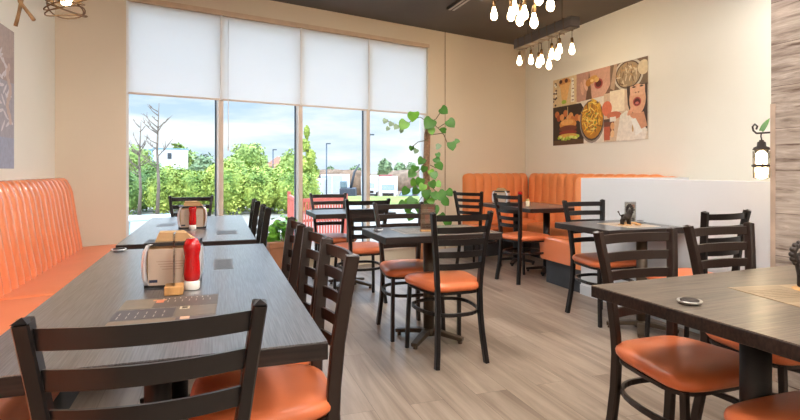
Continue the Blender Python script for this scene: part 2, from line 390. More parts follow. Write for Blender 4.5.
ch.lathe([(.001, 0), (.008, .01), (.008, .045), (.001, .05)], tuple(wl(S0 + pw + .07, .005, 1.38)), 8)
tag(ch.build('blind_cord', M_ALU), 'thin hanging blind cord beside the mullion right of the white building', 'cord')

# pony wall (white) and plank partition
PX = 3.30
struct(MB().box((PX, 2.0, 0), (PX + .1, 4.21, 1.105)).box((PX + .1, 4.12, 0), (WX1, 4.21, 1.105)).build('wall_partition_low', M_WHITE))
struct(MB().box((PX - .012, 2.1, 0), (PX, 4.21, .09)).build('baseboard_partition', M_WHITE))
struct(MB().box((2.95, -1.2, 0), (PX, 2.125, CEILZ)).build('wall_partition_planked', M_PLANK))
struct(MB().box((2.946, 2.100, 0), (2.95, 2.127, 1.55)).build('trim_3', mat('plank_corner_strip', (176, 152, 134), .7, var=.2)))

# ------------------------------------------------------------------ upholstered channel back
def channel_back(mb, p0, d, nrm, L, h0, h1, dep0, dep1, pitch=.108, bulge=.036, mi=0, endround=.05, pw=.7):
    """p0 start at the wall, d run direction, nrm towards the room"""
    d = Vector(d).normalized(); nrm = Vector(nrm).normalized(); p0 = Vector(p0)
    prof = [(dep0, h0), (dep0 * .85 + dep1 * .15, h0 + (h1 - h0) * .2), (dep0 * .5 + dep1 * .5, h0 + (h1 - h0) * .5), (dep0 * .15 + dep1 * .85, h1 - .10), (dep1 + .002, h1 - .055), (dep1 - .012, h1 - .022), (dep1 - .035, h1 - .005), (dep1 - .06, h1), (0.002, h1 - .002), (0.002, h0)]
    k = max(1, round(L / pitch)); N = 12
    rows = []
    for i in range(k * N + 1):
        u = i / N; x = L * i / (k * N)
        b = bulge * (abs(sin(pi * u)) ** pw)
        e = min(x, L - x); er = 0
        if e < endround: er = endround - math.sqrt(max(0, endround ** 2 - (endround - e) ** 2))
        row = []
        for q, (dp, z) in enumerate(prof):
            f = 1 if q < 7 else (.5 if q == 7 else 0)
            dd = dp + b * f * (1 if q < 5 else .7) - (er if q < 8 else 0); zz = z - (er if 3 < q < 9 else 0) + (b * .5 if q in (5, 6, 7) else 0)
            v = p0 + d * x + nrm * max(dd, 0.002); v.z = zz; row.append(tuple(v))
        rows.append(row)
    k2 = len(prof)
    mb.grid(rows, mi, True)
    o = len(mb.v) - k2 * len(rows)
    mb.f.append([o + j for j in range(k2)]); mb.mi.append(mi); mb.sm.append(False)
    mb.f.append([o + (len(rows) - 1) * k2 + j for j in range(k2)][::-1]); mb.mi.append(mi); mb.sm.append(False)
def cushion(mb, c0, d, nrm, L, y0, y1, z0, z1, r=.045, mi=0, crown=.012):
    """rounded cushion from y0..y1 (distance from wall), z0..z1"""
    d = Vector(d).normalized(); nrm = Vector(nrm).normalized(); c0 = Vector(c0)
    prof = [(y0, z0), (y0, z1 - .01), (y0 + .03, z1), ((y0 + y1) / 2, z1 + crown), (y1 - r * 1.4, z1 + .004)]
    for a in (20, 45, 70, 90): prof.append((y1 - r + r * sin(R(a)), z1 - r + r * cos(R(a))))
    prof += [(y1 - .004, (z0 + z1) / 2), (y1 - .012, z0 + .02), (y1 - .03, z0)]
    xs = [0, .006, .02, .04] + [L * i / 10 for i in range(1, 10)] + [L - .04, L - .02, L - .006, L]
    rows = []
    cz = (z0 + z1) / 2; cyy = (y0 + y1) / 2
    for x in xs:
        e = min(x, L - x); q = 0 if e >= .04 else .028 * (1 - math.sqrt(max(0, 1 - (1 - e / .04) ** 2)))
        row = []
        for (y, z) in prof:
            yy = y - q if y > cyy else y + q * .2; zz = z - q if z > cz else z + q * .3
            v = c0 + d * x + nrm * yy; v.z = zz; row.append(tuple(v))
        rows.append(row)
    mb.grid(rows, mi, True); k2 = len(prof); o = len(mb.v) - k2 * len(rows)
    mb.f.append([o + j for j in range(k2)]); mb.mi.append(mi); mb.sm.append(False)
    mb.f.append([o + (len(rows) - 1) * k2 + j for j in range(k2)][::-1]); mb.mi.append(mi); mb.sm.append(False)

bq = thing('banquette', (WX0, 3, 0), 0, 'long orange banquette with channel-tufted back against the cream wall beside the long tables', 'banquette')
inv = Matrix.Translation((-WX0, -3, 0))
def child(mb, name, m, root):
    o = mb.build(name, m, root); o.matrix_parent_inverse = Matrix.LocRotScale(root.location, root.rotation_euler, None).inverted(); return o
m = MB(); channel_back(m, (WX0 + .005, .05, 0), (0, 1, 0), (1, 0, 0), 5.38, .40, 1.088, .225, .125, pitch=.118, bulge=.052, pw=.5, endround=.07); child(m, 'backrest', M_BANQ, bq)
for (a, b) in ((-.0, 3.425), (3.43, 5.57)):
    m = MB(); cushion(m, (WX0 + .005, a, 0), (0, 1, 0), (1, 0, 0), b - a, .20, .80, .27, .478); child(m, 'seat_cushion', M_BANQS, bq)
m = MB().box((WX0 + .01, .05, 0), (WX0 + .70, 5.50, .27)); child(m, 'plinth', M_DARKBASE, bq)

# U-shaped booth bench in the corner
ub = thing('booth_bench', (4.0, 5.6, 0), 0, 'u-shaped orange booth bench with vertical channel-tufted back in the far corner', 'booth')
dW = (cos(WA), sin(WA), 0); nW = (sin(WA), -cos(WA), 0)
sb = sw(3.31)
m = MB(); channel_back(m, wl(sb, -.005), dW, nW, SE - sb - .07, .35, 1.12, .14, .11, pitch=.15, bulge=.028, pw=.4); child(m, 'backrest', M_BANQD, ub)
m = MB(); channel_back(m, (WX1 - .005, 4.40, 0), (0, 1, 0), (-1, 0, 0), 2.45, .35, 1.12, .14, .11, pitch=.17, bulge=.028, pw=.4); child(m, 'backrest', M_BANQD, ub)
m = MB(); channel_back(m, (PX, 4.215, 0), (1, 0, 0), (0, 1, 0), 1.24, .22, 1.110, .14, .11, bulge=.01); child(m, 'backrest', M_BANQD, ub)
m = MB(); cushion(m, wl(sb + .01, -.005), dW, nW, SE - sb - .30, .10, .50, .29, .46); child(m, 'seat_cushion', M_BANQD, ub)
m = MB(); cushion(m, (WX1 - .005, 4.9, 0), (0, 1, 0), (-1, 0, 0), 1.35, .10, .55, .29, .46); child(m, 'seat_cushion', M_BANQD, ub)
m = MB(); cushion(m, (PX - .03, 4.215, 0), (1, 0, 0), (0, 1, 0), 1.2, .12, .66, .235, .475, r=.06); child(m, 'seat_cushion', M_BANQ, ub)
m = MB().box((PX + .005, 4.22, 0), (WX1 - .01, 4.78, .235))
a, b, c_, d_ = wl(sb + .02, -.01), wl(SE - .03, -.01), wl(SE - .16, -.42), wl(sb + .02, -.42)
m.prism([(p.x, p.y) for p in (a, d_, c_, b)], 0, .29)
m.box((WX1 - .45, 4.78, 0), (WX1 - .01, 6.3, .29)); child(m, 'plinth', M_DARKBASE, ub)

# ------------------------------------------------------------------ chair
def make_chair(frame):
    t = thing('ladder_back_chair', (0, 0, 0), 0, 'x', 'chair')
    # front legs
    for s in (-1, 1):
        MB().tube([(s * .192, .195, 0), (s * .188, .185, .2), (s * .180, .172, .435)], 1, rect=(.0125, .0125), up=(0, 1, 0)).build('leg', frame, t)
    for s in (-1, 1):
        pts = [(s * .166, -.232, 0), (s * .158, -.222, .08), (s * .150, -.206, .18), (s * .144, -.194, .30), (s * .142, -.188, .44), (s * .146, -.190, .52), (s * .158, -.200, .66), (s * .176, -.217, .80), (s * .193, -.236, .925)]
        m = MB().tube(pts, 1, rect=(.0205, .0135), up=(0, 1, 0))
        m.add([(s * .193 + dx * .013, -.236 + dy * .0205, .925) for dx in (-1, 1) for dy in (-1, 1)] + [(s * .194, -.238, .933)], [(0, 1, 4), (1, 3, 4), (3, 2, 4), (2, 0, 4)])
        m.build('leg', frame, t)
    # ladder slats, bowed to the rear
    m = MB()
    for zt in (.912, .838, .764, .690, .616):
        def px_(z):
            return .142 + (z - .44) / .485 * .051 if z > .44 else .142
        def py_(z):
            k = max(0, (z - .44) / .485); return -.187 - .05 * k ** 1.3
        rows_o = []
        hw = px_(zt - .02) - .006
        for i in range(21):
            u = -1 + 2 * i / 20; bow = .032 * (1 - u * u)
            y = py_(zt - .02) - bow
            rows_o.append([(u * hw, y + .005, zt - .037), (u * hw, y + .003, zt), (u * hw, y - .006, zt + .001), (u * hw, y - .004, zt - .037)])
        m.loft(rows_o, 0, False)
    o = m.build('backrest', frame, t)
    # seat frame and foot ring
    out = superell(.195, .198, 28, 4.5, .14)
    MB().loft([extr(out, .423), extr(out, .437)], smooth=False).build('seat_frame', frame, t)
    ring = []
    for j in range(32):
        w = 2 * pi * j / 32; c, q = cos(w), sin(w); e = 2.6
        x = abs(c) ** (2 / e) * (1 if c > 0 else -1) * .192; y = abs(q) ** (2 / e) * (1 if q > 0 else -1) * .21 - .008
        ring.append((x * (1 + .12 * y / .2), y, .305))
    MB().tube(ring, 1, rect=(.011, .0075), closed=True, up=(0, 0, 1)).build('foot_ring', frame, t)
    # cushion
    rings = []
    for (k, z) in ((.93, .437), (1.0, .444), (1.045, .456), (1.055, .468), (1.035, .481), (.97, .491), (.85, .497), (.6, .502), (.3, .504), (.05, .505)):
        rings.append(extr([(x * k, y * k + .008) for x, y in superell(.200, .205, 40, 4.6, .15)], z))
    MB().loft(rings).build('seat', M_SEAT, t)
    return t
used = {}
def chair(x, y, rz, label, kind='dark'):
    if kind not in used:
        used[kind] = make_chair(M_FRAME if kind == 'dark' else M_FRAMEB); t = used[kind]
    else: t = copy_tree(used[kind])
    t.location = (x, y, 0); t.rotation_euler = (0, 0, R(rz)); t['label'] = label; t['category'] = 'chair'; t['group'] = 'ladder-back dining chairs'
    return t
chair(-.112, 1.285, 0, 'dark ladder-back chair with its back closest to the viewer, heading the long table')
chair(.150, 1.73, 90, 'brown ladder-back chair, nearest of three along the long table, orange seat showing', 'brown')
chair(.155, 2.135, 91, 'brown ladder-back chair between two others along the side of the long grey table', 'brown')
chair(.145, 2.66, 89, 'brown ladder-back chair farthest of three along the near long table, in front of the planter', 'brown')
chair(.10, 3.815, 90, 'dark ladder-back chair beside the far long table, the nearer of the two there')
chair(.09, 4.61, 90, 'dark ladder-back chair beside the far long table, the one closest to the window')
chair(-.22, 5.33, 180, 'ladder-back chair at the window end of the far long table, behind the napkin dispenser')
chair(1.255, 4.705, 2, 'dark ladder-back chair with its back to the room at the small table by the window')
chair(1.17, 5.50, 180, 'ladder-back chair beyond the small window table, in front of the red fence', 'brown')
chair(1.345, 3.655, 180, 'brown ladder-back chair behind the small centre table, facing into the room', 'brown')
chair(1.40, 3.12, 1, 'black five-slat ladder-back chair in full view, in front of the small centre table')
chair(3.135, 4.95, -78, 'dark ladder-back chair at the booth table, next to the open end of the orange bench')
chair(3.04, 5.80, -60, 'dark ladder-back chair at the window end of the booth table')
chair(2.92, 3.455, 180, 'dark ladder-back chair behind the small table by the white partition, facing the viewer')
chair(2.965, 2.66, 4, 'dark ladder-back chair, curved slats facing away, before the white partition next to the lantern')
chair(1.665, 1.535, 180, 'brown ladder-back chair behind the large brown table, orange seat showing under its corner', 'brown')
chair(2.215, 1.60, 181, 'brown ladder-back chair behind the large brown table, nearer the plank wall', 'brown')
chair(1.60, .95, 0, 'ladder-back chair nearest the viewer at the large brown table, only its orange seat visible')

# ------------------------------------------------------------------ tables
def table(name, x0, x1, y0, y1, label, cols, top=M_TABY, reach=.25, base=M_BASE, r=.038, thick=.045, rot=45):
    cx, cy = (x0 + x1) / 2, (y0 + y1) / 2
    t = thing(name, (cx, cy, 0), 0, label, 'table')
    hx, hy_ = (x1 - x0) / 2, (y1 - y0) / 2
    m = MB().box((-hx, -hy_, .76 - thick), (hx, hy_, .7575), 1, b=.002)
    m.box((-hx + .0015, -hy_ + .0015, .7565), (hx - .0015, hy_ - .0015, .76), 0)
    m.build('tabletop', [top, M_EDGE], t)
    for (px, py) in cols:
        px -= cx; py -= cy
        MB().tube([(px, py, .05), (px, py, .70)], r, 20).build('column', base, t)
        MB().box((px - .16, py - .16, .70), (px + .16, py + .16, .76 - thick)).build('mounting_plate', base, t)
        m = MB().lathe([(.055, .035), (.055, .06), (.045, .075), (r, .08)], (px, py, 0), 18)
        for k in range(4):
            a = R(rot + 90 * k); c, s = cos(a), sin(a)
            pts = [(px + c * q, py + s * q, z) for q, z in ((.02, .058), (reach * .35, .055), (reach * .7, .042), (reach, .030))]
            m.tube(pts, [1.0, 1.0, .9, .8], rect=(.016, .028), up=(0, 0, 1))
            m.lathe([(.014, 0), (.016, .006), (.012, .016), (.010, .03)], (px + c * (reach - .02), py + s * (reach - .02), 0), 10)
        m.build('base', base, t)
    return t
table('long_table', -.515, .262, 1.285, 3.12, 'long grey wood-grain table in front, with napkin dispenser and printed menu', [(-.16, 1.72), (-.16, 2.75)])
table('long_table', -.525, .235, 3.32, 5.14, 'long grey wood-grain table beyond the first one, nearer the window', [(-.2, 3.62), (-.2, 4.8)])
table('square_table', 1.0, 1.82, 3.13, 3.70, 'small dark table in the centre holding a menu stand', [(1.41, 3.43)], base=M_BASEB)
table('square_table', .90, 1.70, 4.99, 5.59, 'small dark table right at the window behind the centre table', [(1.3, 5.26)], base=M_BASEB)
table('booth_table', 3.21, 3.95, 4.93, 6.12, 'dark table in front of the tufted orange booth', [(3.60, 5.2), (3.60, 5.85)], reach=.23)
table('square_table', 2.575, 3.27, 2.99, 3.61, 'small table against the white partition holding a metal figurine', [(2.95, 3.08)], base=M_BASEB, reach=.24)
table('dining_table', 1.31, 2.92, .85, 1.63, 'large brown table at the right edge with a parchment menu', [(1.63, 1.245), (2.55, 1.245)], top=M_TABE, r=.044, reach=.26, thick=.042, rot=0).rotation_euler.z = R(2.4)

# ------------------------------------------------------------------ table things
TZ = .76
def dispenser(x, y, rz, label, card_marks=True):
    t = thing('napkin_dispenser', (x, y, TZ), R(rz), label, 'napkin dispenser', 'napkin dispensers on the tables')
    w, d, h = .093, .055, .160
    MB().box((-w, -d, 0), (w, d, .014)).box((-w, -d, h - .012), (w, d, h)).box((-w, -d, 0), (-w + .004, d, h)).box((w - .004, -d, 0), (w, d, h)).build('case', M_BLACKP, t)
    for s in (-1, 1):
        m = MB(); rows = []
        for (dx, z) in ((0, .012), (.006, .03), (.010, .06), (.010, .10), (.006, .13), (-.004, h - .008), (-.012, h - .004)):
            x_ = s * (w + dx - .006); rows.append([(x_ - s * .012, -d - .007, z), (x_ + s * .003, -d - .007, z), (x_ + s * .003, d + .002, z), (x_, d + .002, z)])
        m.loft(rows, 0, True); m.build('side_panel', M_CHROME, t)
    m = MB().box((-w + .006, -d + .012, .012), (w - .006, d - .012, h - .012)); m.build('napkin_stack', M_KRAFT, t)
    c = MB().box((-w + .014, -d - .006, .010), (w - .020, -d, h - .022), 0)
    for k in range(4): c.box((-.052 + .006 * k, -d - .0065, .093 - .009 * k), (.052 - .008 * k, -d - .006, .0945 - .009 * k), 1)
    c.box((-w + .018, -d - .0066, .020), (-w + .045, -d - .006, .030), 2)
    c.build('front_card', [M_CARD, flat((150, 120, 100)), flat((30, 40, 70))], t)
    # loose napkins fanned on top
    m = MB().add([(-.062, -.02, h), (.070, -.025, h), (.045, -.02, h + .03), (-.050, -.015, h + .032), (-.052, .03, h + .034), (.030, .03, h + .034), (.075, .035, h), (-.06, .035, h)],
                 [(0, 1, 2, 3), (3, 2, 5, 4), (4, 5, 6, 7), (0, 3, 4, 7), (1, 6, 5, 2), (0, 7, 6, 1)])
    m.build('napkins', M_KRAFT, t)
    return t
def ketchup(x, y, label, h=.165, r=.024):
    t = thing('ketchup_bottle', (x, y, TZ), 0, label, 'ketchup bottle', 'ketchup bottles')
    MB().lathe([(r * .9, 0), (r, .004), (r, .026), (r * .8, .032)], n=18).build('cap', M_WHITEP, t)
    MB().lathe([(r * .8, .030), (r * 1.0, .036), (r * 1.06, .055), (r * 1.0, .09), (r * .92, .115), (r * 1.02, .13), (r * 1.12, .145), (r * 1.05, .158), (r * .7, h)], n=18).build('bottle', M_RED, t)
    return t
dispenser(-.142, 2.12, -3, 'black and chrome napkin dispenser with cream card on the near long table')
ketchup(-.077, 2.01, 'upside-down red ketchup bottle in front of the dispenser on the near long table', .178, .0265)
dispenser(-.155, 4.14, 2, 'small-looking napkin dispenser with kraft napkins on the far long table')
ketchup(-.150, 4.035, 'red ketchup bottle in front of the dispenser on the far long table', h=.15)
d3 = dispenser(3.39, 5.86, -50, 'napkin dispenser with a tan napkin on the booth table')
ketchup(3.41, 5.46, 'red ketchup bottle on the booth table beside a small jar')
t = thing('spice_jar', (3.42, 5.31, TZ), 0, 'small pale jar with yellow lid beside the ketchup on the booth table', 'jar')
MB().lathe([(.019, 0), (.022, .004), (.022, .055), (.018, .064)], n=14).build('jar', mat('cream_powder', (236, 220, 190), .4), t)
MB().lathe([(.020, .063), (.020, .08), (.015, .083)], n=14).build('lid', mat('yellow_lid', (206, 170, 96), .4), t)

# acrylic menu stand on the near table: wooden block, clear sheet seen edge-on
t = thing('sign_holder', (-.131, 1.955, TZ), R(0), 'clear acrylic sheet standing edge-on in a small wood block', 'menu holder')
MB().box((-.029, -.034, 0), (.029, .034, .030), b=.003).build('block', M_WOODB, t)
MB().box((-.0025, -.03, .018), (.0035, .045, .205), b=.001).build('sheet', M_ACRY2, t)
def printed(name, x, y, w, h, rz, label, cells, base, marks, cat='menu'):
    m = MB().box((-w / 2, -h / 2, 0), (w / 2, h / 2, .0012), 0); mats = [flat(base)]
    def mi(c):
        f = flat(c)
        if f not in mats: mats.append(f)
        return mats.index(f)
    for (a, b, c, d, colr) in cells: m.box((-w / 2 + a * w, -h / 2 + b * h, .0012), (-w / 2 + c * w, -h / 2 + d * h, .0015), mi(colr))
    for (a, b, c, d, colr) in marks: m.box((-w / 2 + a * w, -h / 2 + b * h, .0015), (-w / 2 + c * w, -h / 2 + d * h, .0018), mi(colr))
    o = m.build(name, mats, loc=(x, y, TZ), rz=R(rz)); return tag(o, label, cat)
marks = []
rr = random.Random(3)
for row, v in enumerate((.80, .42, .30)):
    for k in range(7 if row == 0 else 6):
        a = (.46 + k * .075) if row == 0 else (.05 + k * .085); marks.append((a, v, a + .008, v + .07, (176, 166, 156)))
for k in range(9): marks.append((.40 + k * .06, .93, .408 + k * .06, .955, (230, 222, 210)))
for k in range(8): marks.append((.12 + k * .1, .58, .165 + k * .1, .588, (150, 140, 130)))
marks += [(.34, .80, .42, .90, (214, 120, 84)), (.30, .88, .44, .93, (196, 140, 100)), (.62, .50, .72, .60, (206, 190, 160)), (.64, .515, .70, .585, (96, 84, 74)), (.66, .16, .75, .24, (214, 170, 140)), (.05, .06, .16, .12, (214, 166, 136))]
printed('printed_menu', -.135, 1.725, .28, .34, -2, 'large printed menu placemat lying under the wood block on the near table',
        [(0, .62, .33, .98, (124, 110, 94)), (.33, .62, 1, .98, (88, 78, 72)), (0, .26, .58, .58, (78, 72, 74)), (.6, .26, 1, .6, (112, 100, 88)), (0, 0, .62, .22, (126, 108, 92)), (.62, 0, 1, .22, (90, 78, 78))], (104, 94, 86), marks)
printed('printed_menu', .035, 2.50, .08, .26, 0, 'narrow grey menu beside the dispenser on the near long table', [(.08, .05, .92, .95, (78, 78, 82))], (96, 96, 98), [(.2, .1 * k, .8, .1 * k + .01, (120, 118, 116)) for k in range(1, 9)])
printed('printed_menu', -.35, 4.42, .12, .22, 0, 'small dark menu to the left of the dispenser on the far long table', [(.08, .05, .92, .95, (74, 74, 78))], (92, 90, 90), [])
printed('printed_menu', .075, 3.75, .13, .22, 0, 'small dark menu to the right of the ketchup on the far long table', [(.08, .05, .92, .95, (74, 74, 78))], (92, 90, 90), [])
printed('printed_menu', 1.29, 3.42, .24, .30, 0, 'dark menu lying beside the stand on the small centre table', [(.06, .05, .94, .95, (96, 92, 88))], (140, 134, 126), [(.2, .12 * k, .7, .12 * k + .012, (190, 182, 172)) for k in range(1, 8)])
printed('printed_menu', 2.98, 3.25, .30, .34, 0, 'pale printed menu under the figurine on the partition table', [(.05, .05, .95, .95, (168, 146, 122))], (196, 178, 156), [(.1, .1 * k, .6, .1 * k + .012, (120, 96, 80)) for k in range(1, 9)])
printed('parchment_menu', 1.93, 1.20, .46, .34, -8, 'parchment-coloured menu placemat on the large brown table', [(.0, .35, .45, .97, (128, 108, 84)), (.45, .3, 1, .97, (164, 140, 110)), (0, 0, 1, .28, (142, 118, 92))], (152, 130, 102),
        [(.05, .5 + .06 * k, .35, .51 + .06 * k, (88, 70, 52)) for k in range(6)] + [(.55, .2, .8, .26, (190, 110, 70)), (.2, .08, .9, .10, (96, 76, 56))])

def disc(x, y, label, light=False):
    t = thing('small_dish', (x, y, TZ), 0, label, 'dish', 'small dishes on the tables')
    c = M_WHITEP if light else M_IRON
    MB().lathe([(.020, 0), (.030, .004), (.037, .010), (.036, .013), (.028, .009), (.001, .007)], n=24).build('rim', mat('pale_metal_rim', (176, 170, 162), .35, .6) if light else M_CHROME, t)
    MB().lathe([(.026, .007), (.028, .014), (.022, .0165), (.001, .017)], n=20).build('centre', M_IRON, t)
    return t
disc(1.405, 1.27, 'round pale-rimmed dish with a dark centre near the corner of the large brown table', True)
disc(-.470, 3.07, 'small round dish at the far corner of the near long table, by the banquette')
disc(1.06, 3.50, 'small dark disc at the corner of the small centre table')
disc(3.20, 3.36, 'small dark disc on the partition table, right of the figurine')

def menu_stand(x, y, rz, label, w=.075, h=.15, cols=((150, 112, 84), (186, 120, 92), (120, 84, 62), (170, 130, 98))):
    t = thing('menu_stand', (x, y, TZ), R(rz), label, 'menu stand')
    MB().box((-w / 2 - .004, -.026, 0), (w / 2 + .004, .026, .012), b=.003).build('foot', M_WOODB, t)
    m = MB().box((-w / 2, -.0015, .01), (w / 2, .0015, h), 0)
    mats = [flat(cols[0])]
    for c in cols[1:] + ((226, 214, 200),): mats.append(flat(c))
    for (a, b, c, d, q) in ((.1, .12, .9, .28, 2), (.3, .3, .6, .62, 1), (.05, .62, .95, .68, 2), (.12, .70, .45, .92, 3), (.5, .72, .9, .9, 1), (.2, .80, .8, .815, 4), (.25, .74, .6, .75, 4), (.55, .4, .9, .6, 3), (.15, .2, .8, .21, 4)):
        m.box((-w / 2 + a * w, -.0022, h * b), (-w / 2 + c * w, -.0015, h * d), q)
    m.build('card', mats, t)
    MB().box((-w / 2 - .003, -.0045, .01), (w / 2 + .003, -.0025, h + .006)).box((-w / 2 - .003, .0025, .01), (w / 2 + .003, .0045, h + .006)).build('sheet', M_ACRY, t)
menu_stand(1.375, 3.36, -14, 'acrylic menu stand with brown printed card on the small centre table', .10, .185)
menu_stand(3.075, 3.33, -20, 'acrylic photo card stand beside the figurine on the partition table', .082, .165, ((196, 186, 178), (206, 150, 130), (120, 110, 106), (232, 226, 220)))
tag(MB().lathe([(.001, 0), (.022, 0), (.024, .008), (.018, .016), (.001, .017)], n=14).build('wooden_coaster', M_WOODB, loc=(3.03, 3.20, TZ)), 'small round wooden piece at the foot of the photo card stand', 'coaster')

def figurine(x, y, rz, label, s=1.0):
    t = thing('animal_figurine', (x, y, TZ), R(rz), label, 'figurine', 'metal animal figurines')
    m = bpy.data.meshes.new('body')
    V = [(0, 0, .060), (.022, 0, .062), (.034, 0, .080), (-.022, 0, .058), (.026, .012, .03), (.028, .012, 0.004), (.026, -.012, .03), (.028, -.012, .004), (-.024, .012, .03), (-.026, .012, .004), (-.024, -.012, .03), (-.026, -.012, .004), (.036, 0, .105), (.050, 0, .108)]
    E = [(0, 1), (1, 2), (0, 3), (1, 4), (4, 5), (1, 6), (6, 7), (3, 8), (8, 9), (3, 10), (10, 11), (2, 12), (12, 13)]
    rad = [.022, .022, .020, .019, .010, .008, .010, .008, .010, .008, .010, .008, .02, .009]
    m.from_pydata(V, E, []); o = bpy.data.objects.new('body', m); COL.objects.link(o); o.parent = t
    md = o.modifiers.new('s', 'SKIN'); m.materials.append(M_IRON)
    for i, sv in enumerate(m.skin_vertices[0].data): sv.radius = (rad[i], rad[i]); sv.use_root = (i == 0)
    md.use_smooth_shade = True; ms = o.modifiers.new('u', 'SUBSURF'); ms.levels = 1; ms.render_levels = 2
    # curly mane ring and tail with tuft
    q = MB(); pts = [(.034 + .0 * cos(w), .030 * cos(w), .110 + .030 * sin(w)) for w in [2 * pi * k / 20 for k in range(20)]]
    q.tube(pts, .0095, 8, closed=True)
    for k in range(14):
        w = 2 * pi * k / 14; q.lathe([(.001, -.009), (.007, -.006), (.009, 0), (.007, .006), (.001, .009)], (.034, .036 * cos(w), .110 + .036 * sin(w)), 8)
    q.build('mane', M_IRON, t)
    MB().tube([(-.028, 0, .065), (-.045, 0, .075), (-.052, 0, .092), (-.058, 0, .10)], [.005, .004, .004, .008], 8).build('tail', M_IRON, t)
    MB().lathe([(.001, 0), (.05, 0), (.05, .004), (.001, .004)], n=20).build('stand', M_WOODB, t)
    t.scale = (s, s, s); return t
figurine(2.955, 3.25, -10, 'dark metal animal figurine with round curly mane beside the photo card', 1.05)
figurine(1.965, 1.275, 80, 'dark metal animal figurine at the edge of the parchment menu on the large brown table', 1.10)

# ------------------------------------------------------------------ posters
def poster(name, origin, du, dn, wdt, hgt, shapes, label, base):
    """shapes: (kind, params, colour); drawn in order, each layer a hair in front"""
    m = MB(); mats = [flat(base)]
    du = Vector(du); dn = Vector(dn); o = Vector(origin)
    def P(u, v, k): return tuple(du * (u * wdt) + Vector((0, 0, v * hgt)) + dn * k)
    # backing with real thickness
    m.add([P(0, 0, 0), P(1, 0, 0), P(1, 1, 0), P(0, 1, 0), P(0, 0, .006), P(1, 0, .006), P(1, 1, .006), P(0, 1, .006)],
          [(0, 1, 2, 3), (4, 5, 6, 7), (0, 1, 5, 4), (1, 2, 6, 5), (2, 3, 7, 6), (3, 0, 4, 7)])
    asp = wdt / hgt
    for i, sh in enumerate(shapes):
        k = .0062 + .00003 * i
        c = flat([q for q in sh if isinstance(q, tuple)][0])
        if c not in mats: mats.append(c)
        mi = mats.index(c)
        if sh[0] == 'r': a, b, c2, d = sh[1:5]; pl = [(a, b), (c2, b), (c2, d), (a, d)]
        elif sh[0] == 'p': pl = sh[1]
        elif sh[0] == 'e':
            cx, cy, rx, ry = sh[1:5]; an = R([q for q in sh[5:] if not isinstance(q, tuple)][0]) if len(sh) > 6 else 0; pl = []
            for j in range(20):
                w = 2 * pi * j / 20; ex, ey = rx * cos(w) * asp, ry * sin(w)
                pl.append((cx + (ex * cos(an) - ey * sin(an)) / asp, cy + ex * sin(an) + ey * cos(an)))
        m.add([P(min(max(u, 0), 1), min(max(v, 0), 1), k) for u, v in pl], [list(range(len(pl)))], mi)
    ob = m.build(name, mats, loc=o, fix=False); return tag(ob, label, 'poster')
rr = random.Random(11)
S = []
# cocktail / salad (top left)
S.append(('r', 0, .58, .295, 1, (226, 202, 158)))
for k in range(16): S.append(('e', rr.uniform(.0, .06), rr.uniform(.6, .98), .012, .016, rr.choice([(92, 70, 62), (250, 244, 232)])))
S += [('e', .15, .92, .075, .07, (214, 148, 84)), ('e', .10, .95, .02, .03, (90, 44, 34)), ('e', .17, .95, .02, .03, (96, 50, 34)), ('p', [(.09, .9), (.22, .92), (.17, .62), (.12, .62)], (238, 190, 120)), ('e', .14, .64, .03, .03, (170, 196, 70)), ('p', [(.225, .62), (.27, .62), (.26, .96), (.235, .97)], (248, 238, 224))]
for k in range(6): S.append(('r', .235 + rr.random() * .02, .64 + k * .055, .262, .655 + k * .055, (150, 110, 96)))
# biting mouth
S += [('r', .295, .6, .66, 1, (112, 80, 64)), ('p', [(.295, .6), (.40, .6), (.44, 1), (.295, 1)], (196, 150, 132)), ('p', [(.47, .6), (.66, .62), (.66, 1), (.44, 1)], (212, 164, 142)), ('e', .55, .70, .09, .14, (220, 172, 150)), ('e', .54, .80, .045, .07, (176, 78, 70)), ('e', .54, .80, .032, .045, (96, 34, 30)),
      ('e', .40, .82, .02, .09, (228, 186, 160), 20), ('e', .36, .78, .018, .10, (222, 176, 150), 10), ('e', .47, .87, .06, .05, (214, 160, 84), 15), ('e', .43, .84, .03, .05, (196, 130, 60)), ('e', .52, .86, .025, .035, (232, 190, 120)), ('e', .47, .86, .02, .02, (240, 206, 140)), ('p', [(.60, .62), (.66, .62), (.66, .75)], (128, 90, 72))]
# noodle bowl
S += [('r', .66, .66, 1, 1, (122, 98, 78)), ('e', .83, .83, .135, .20, (210, 200, 184)), ('e', .83, .83, .118, .178, (96, 74, 56)), ('e', .83, .83, .108, .16, (168, 144, 112))]
for k in range(46):
    a, q = rr.uniform(0, 2 * pi), rr.random() ** .5
    S.append(('e', .83 + .095 * q * cos(a), .83 + .14 * q * sin(a), .022, .010, rr.uniform(0, 180), rr.choice([(206, 182, 146), (222, 204, 170), (128, 98, 70), (188, 150, 104), (150, 124, 90)])))
S += [('e', .965, .88, .05, .09, (222, 204, 170)), ('p', [(.66, .7), (.70, .66), (.73, 1), (.70, 1)], (190, 160, 134))]
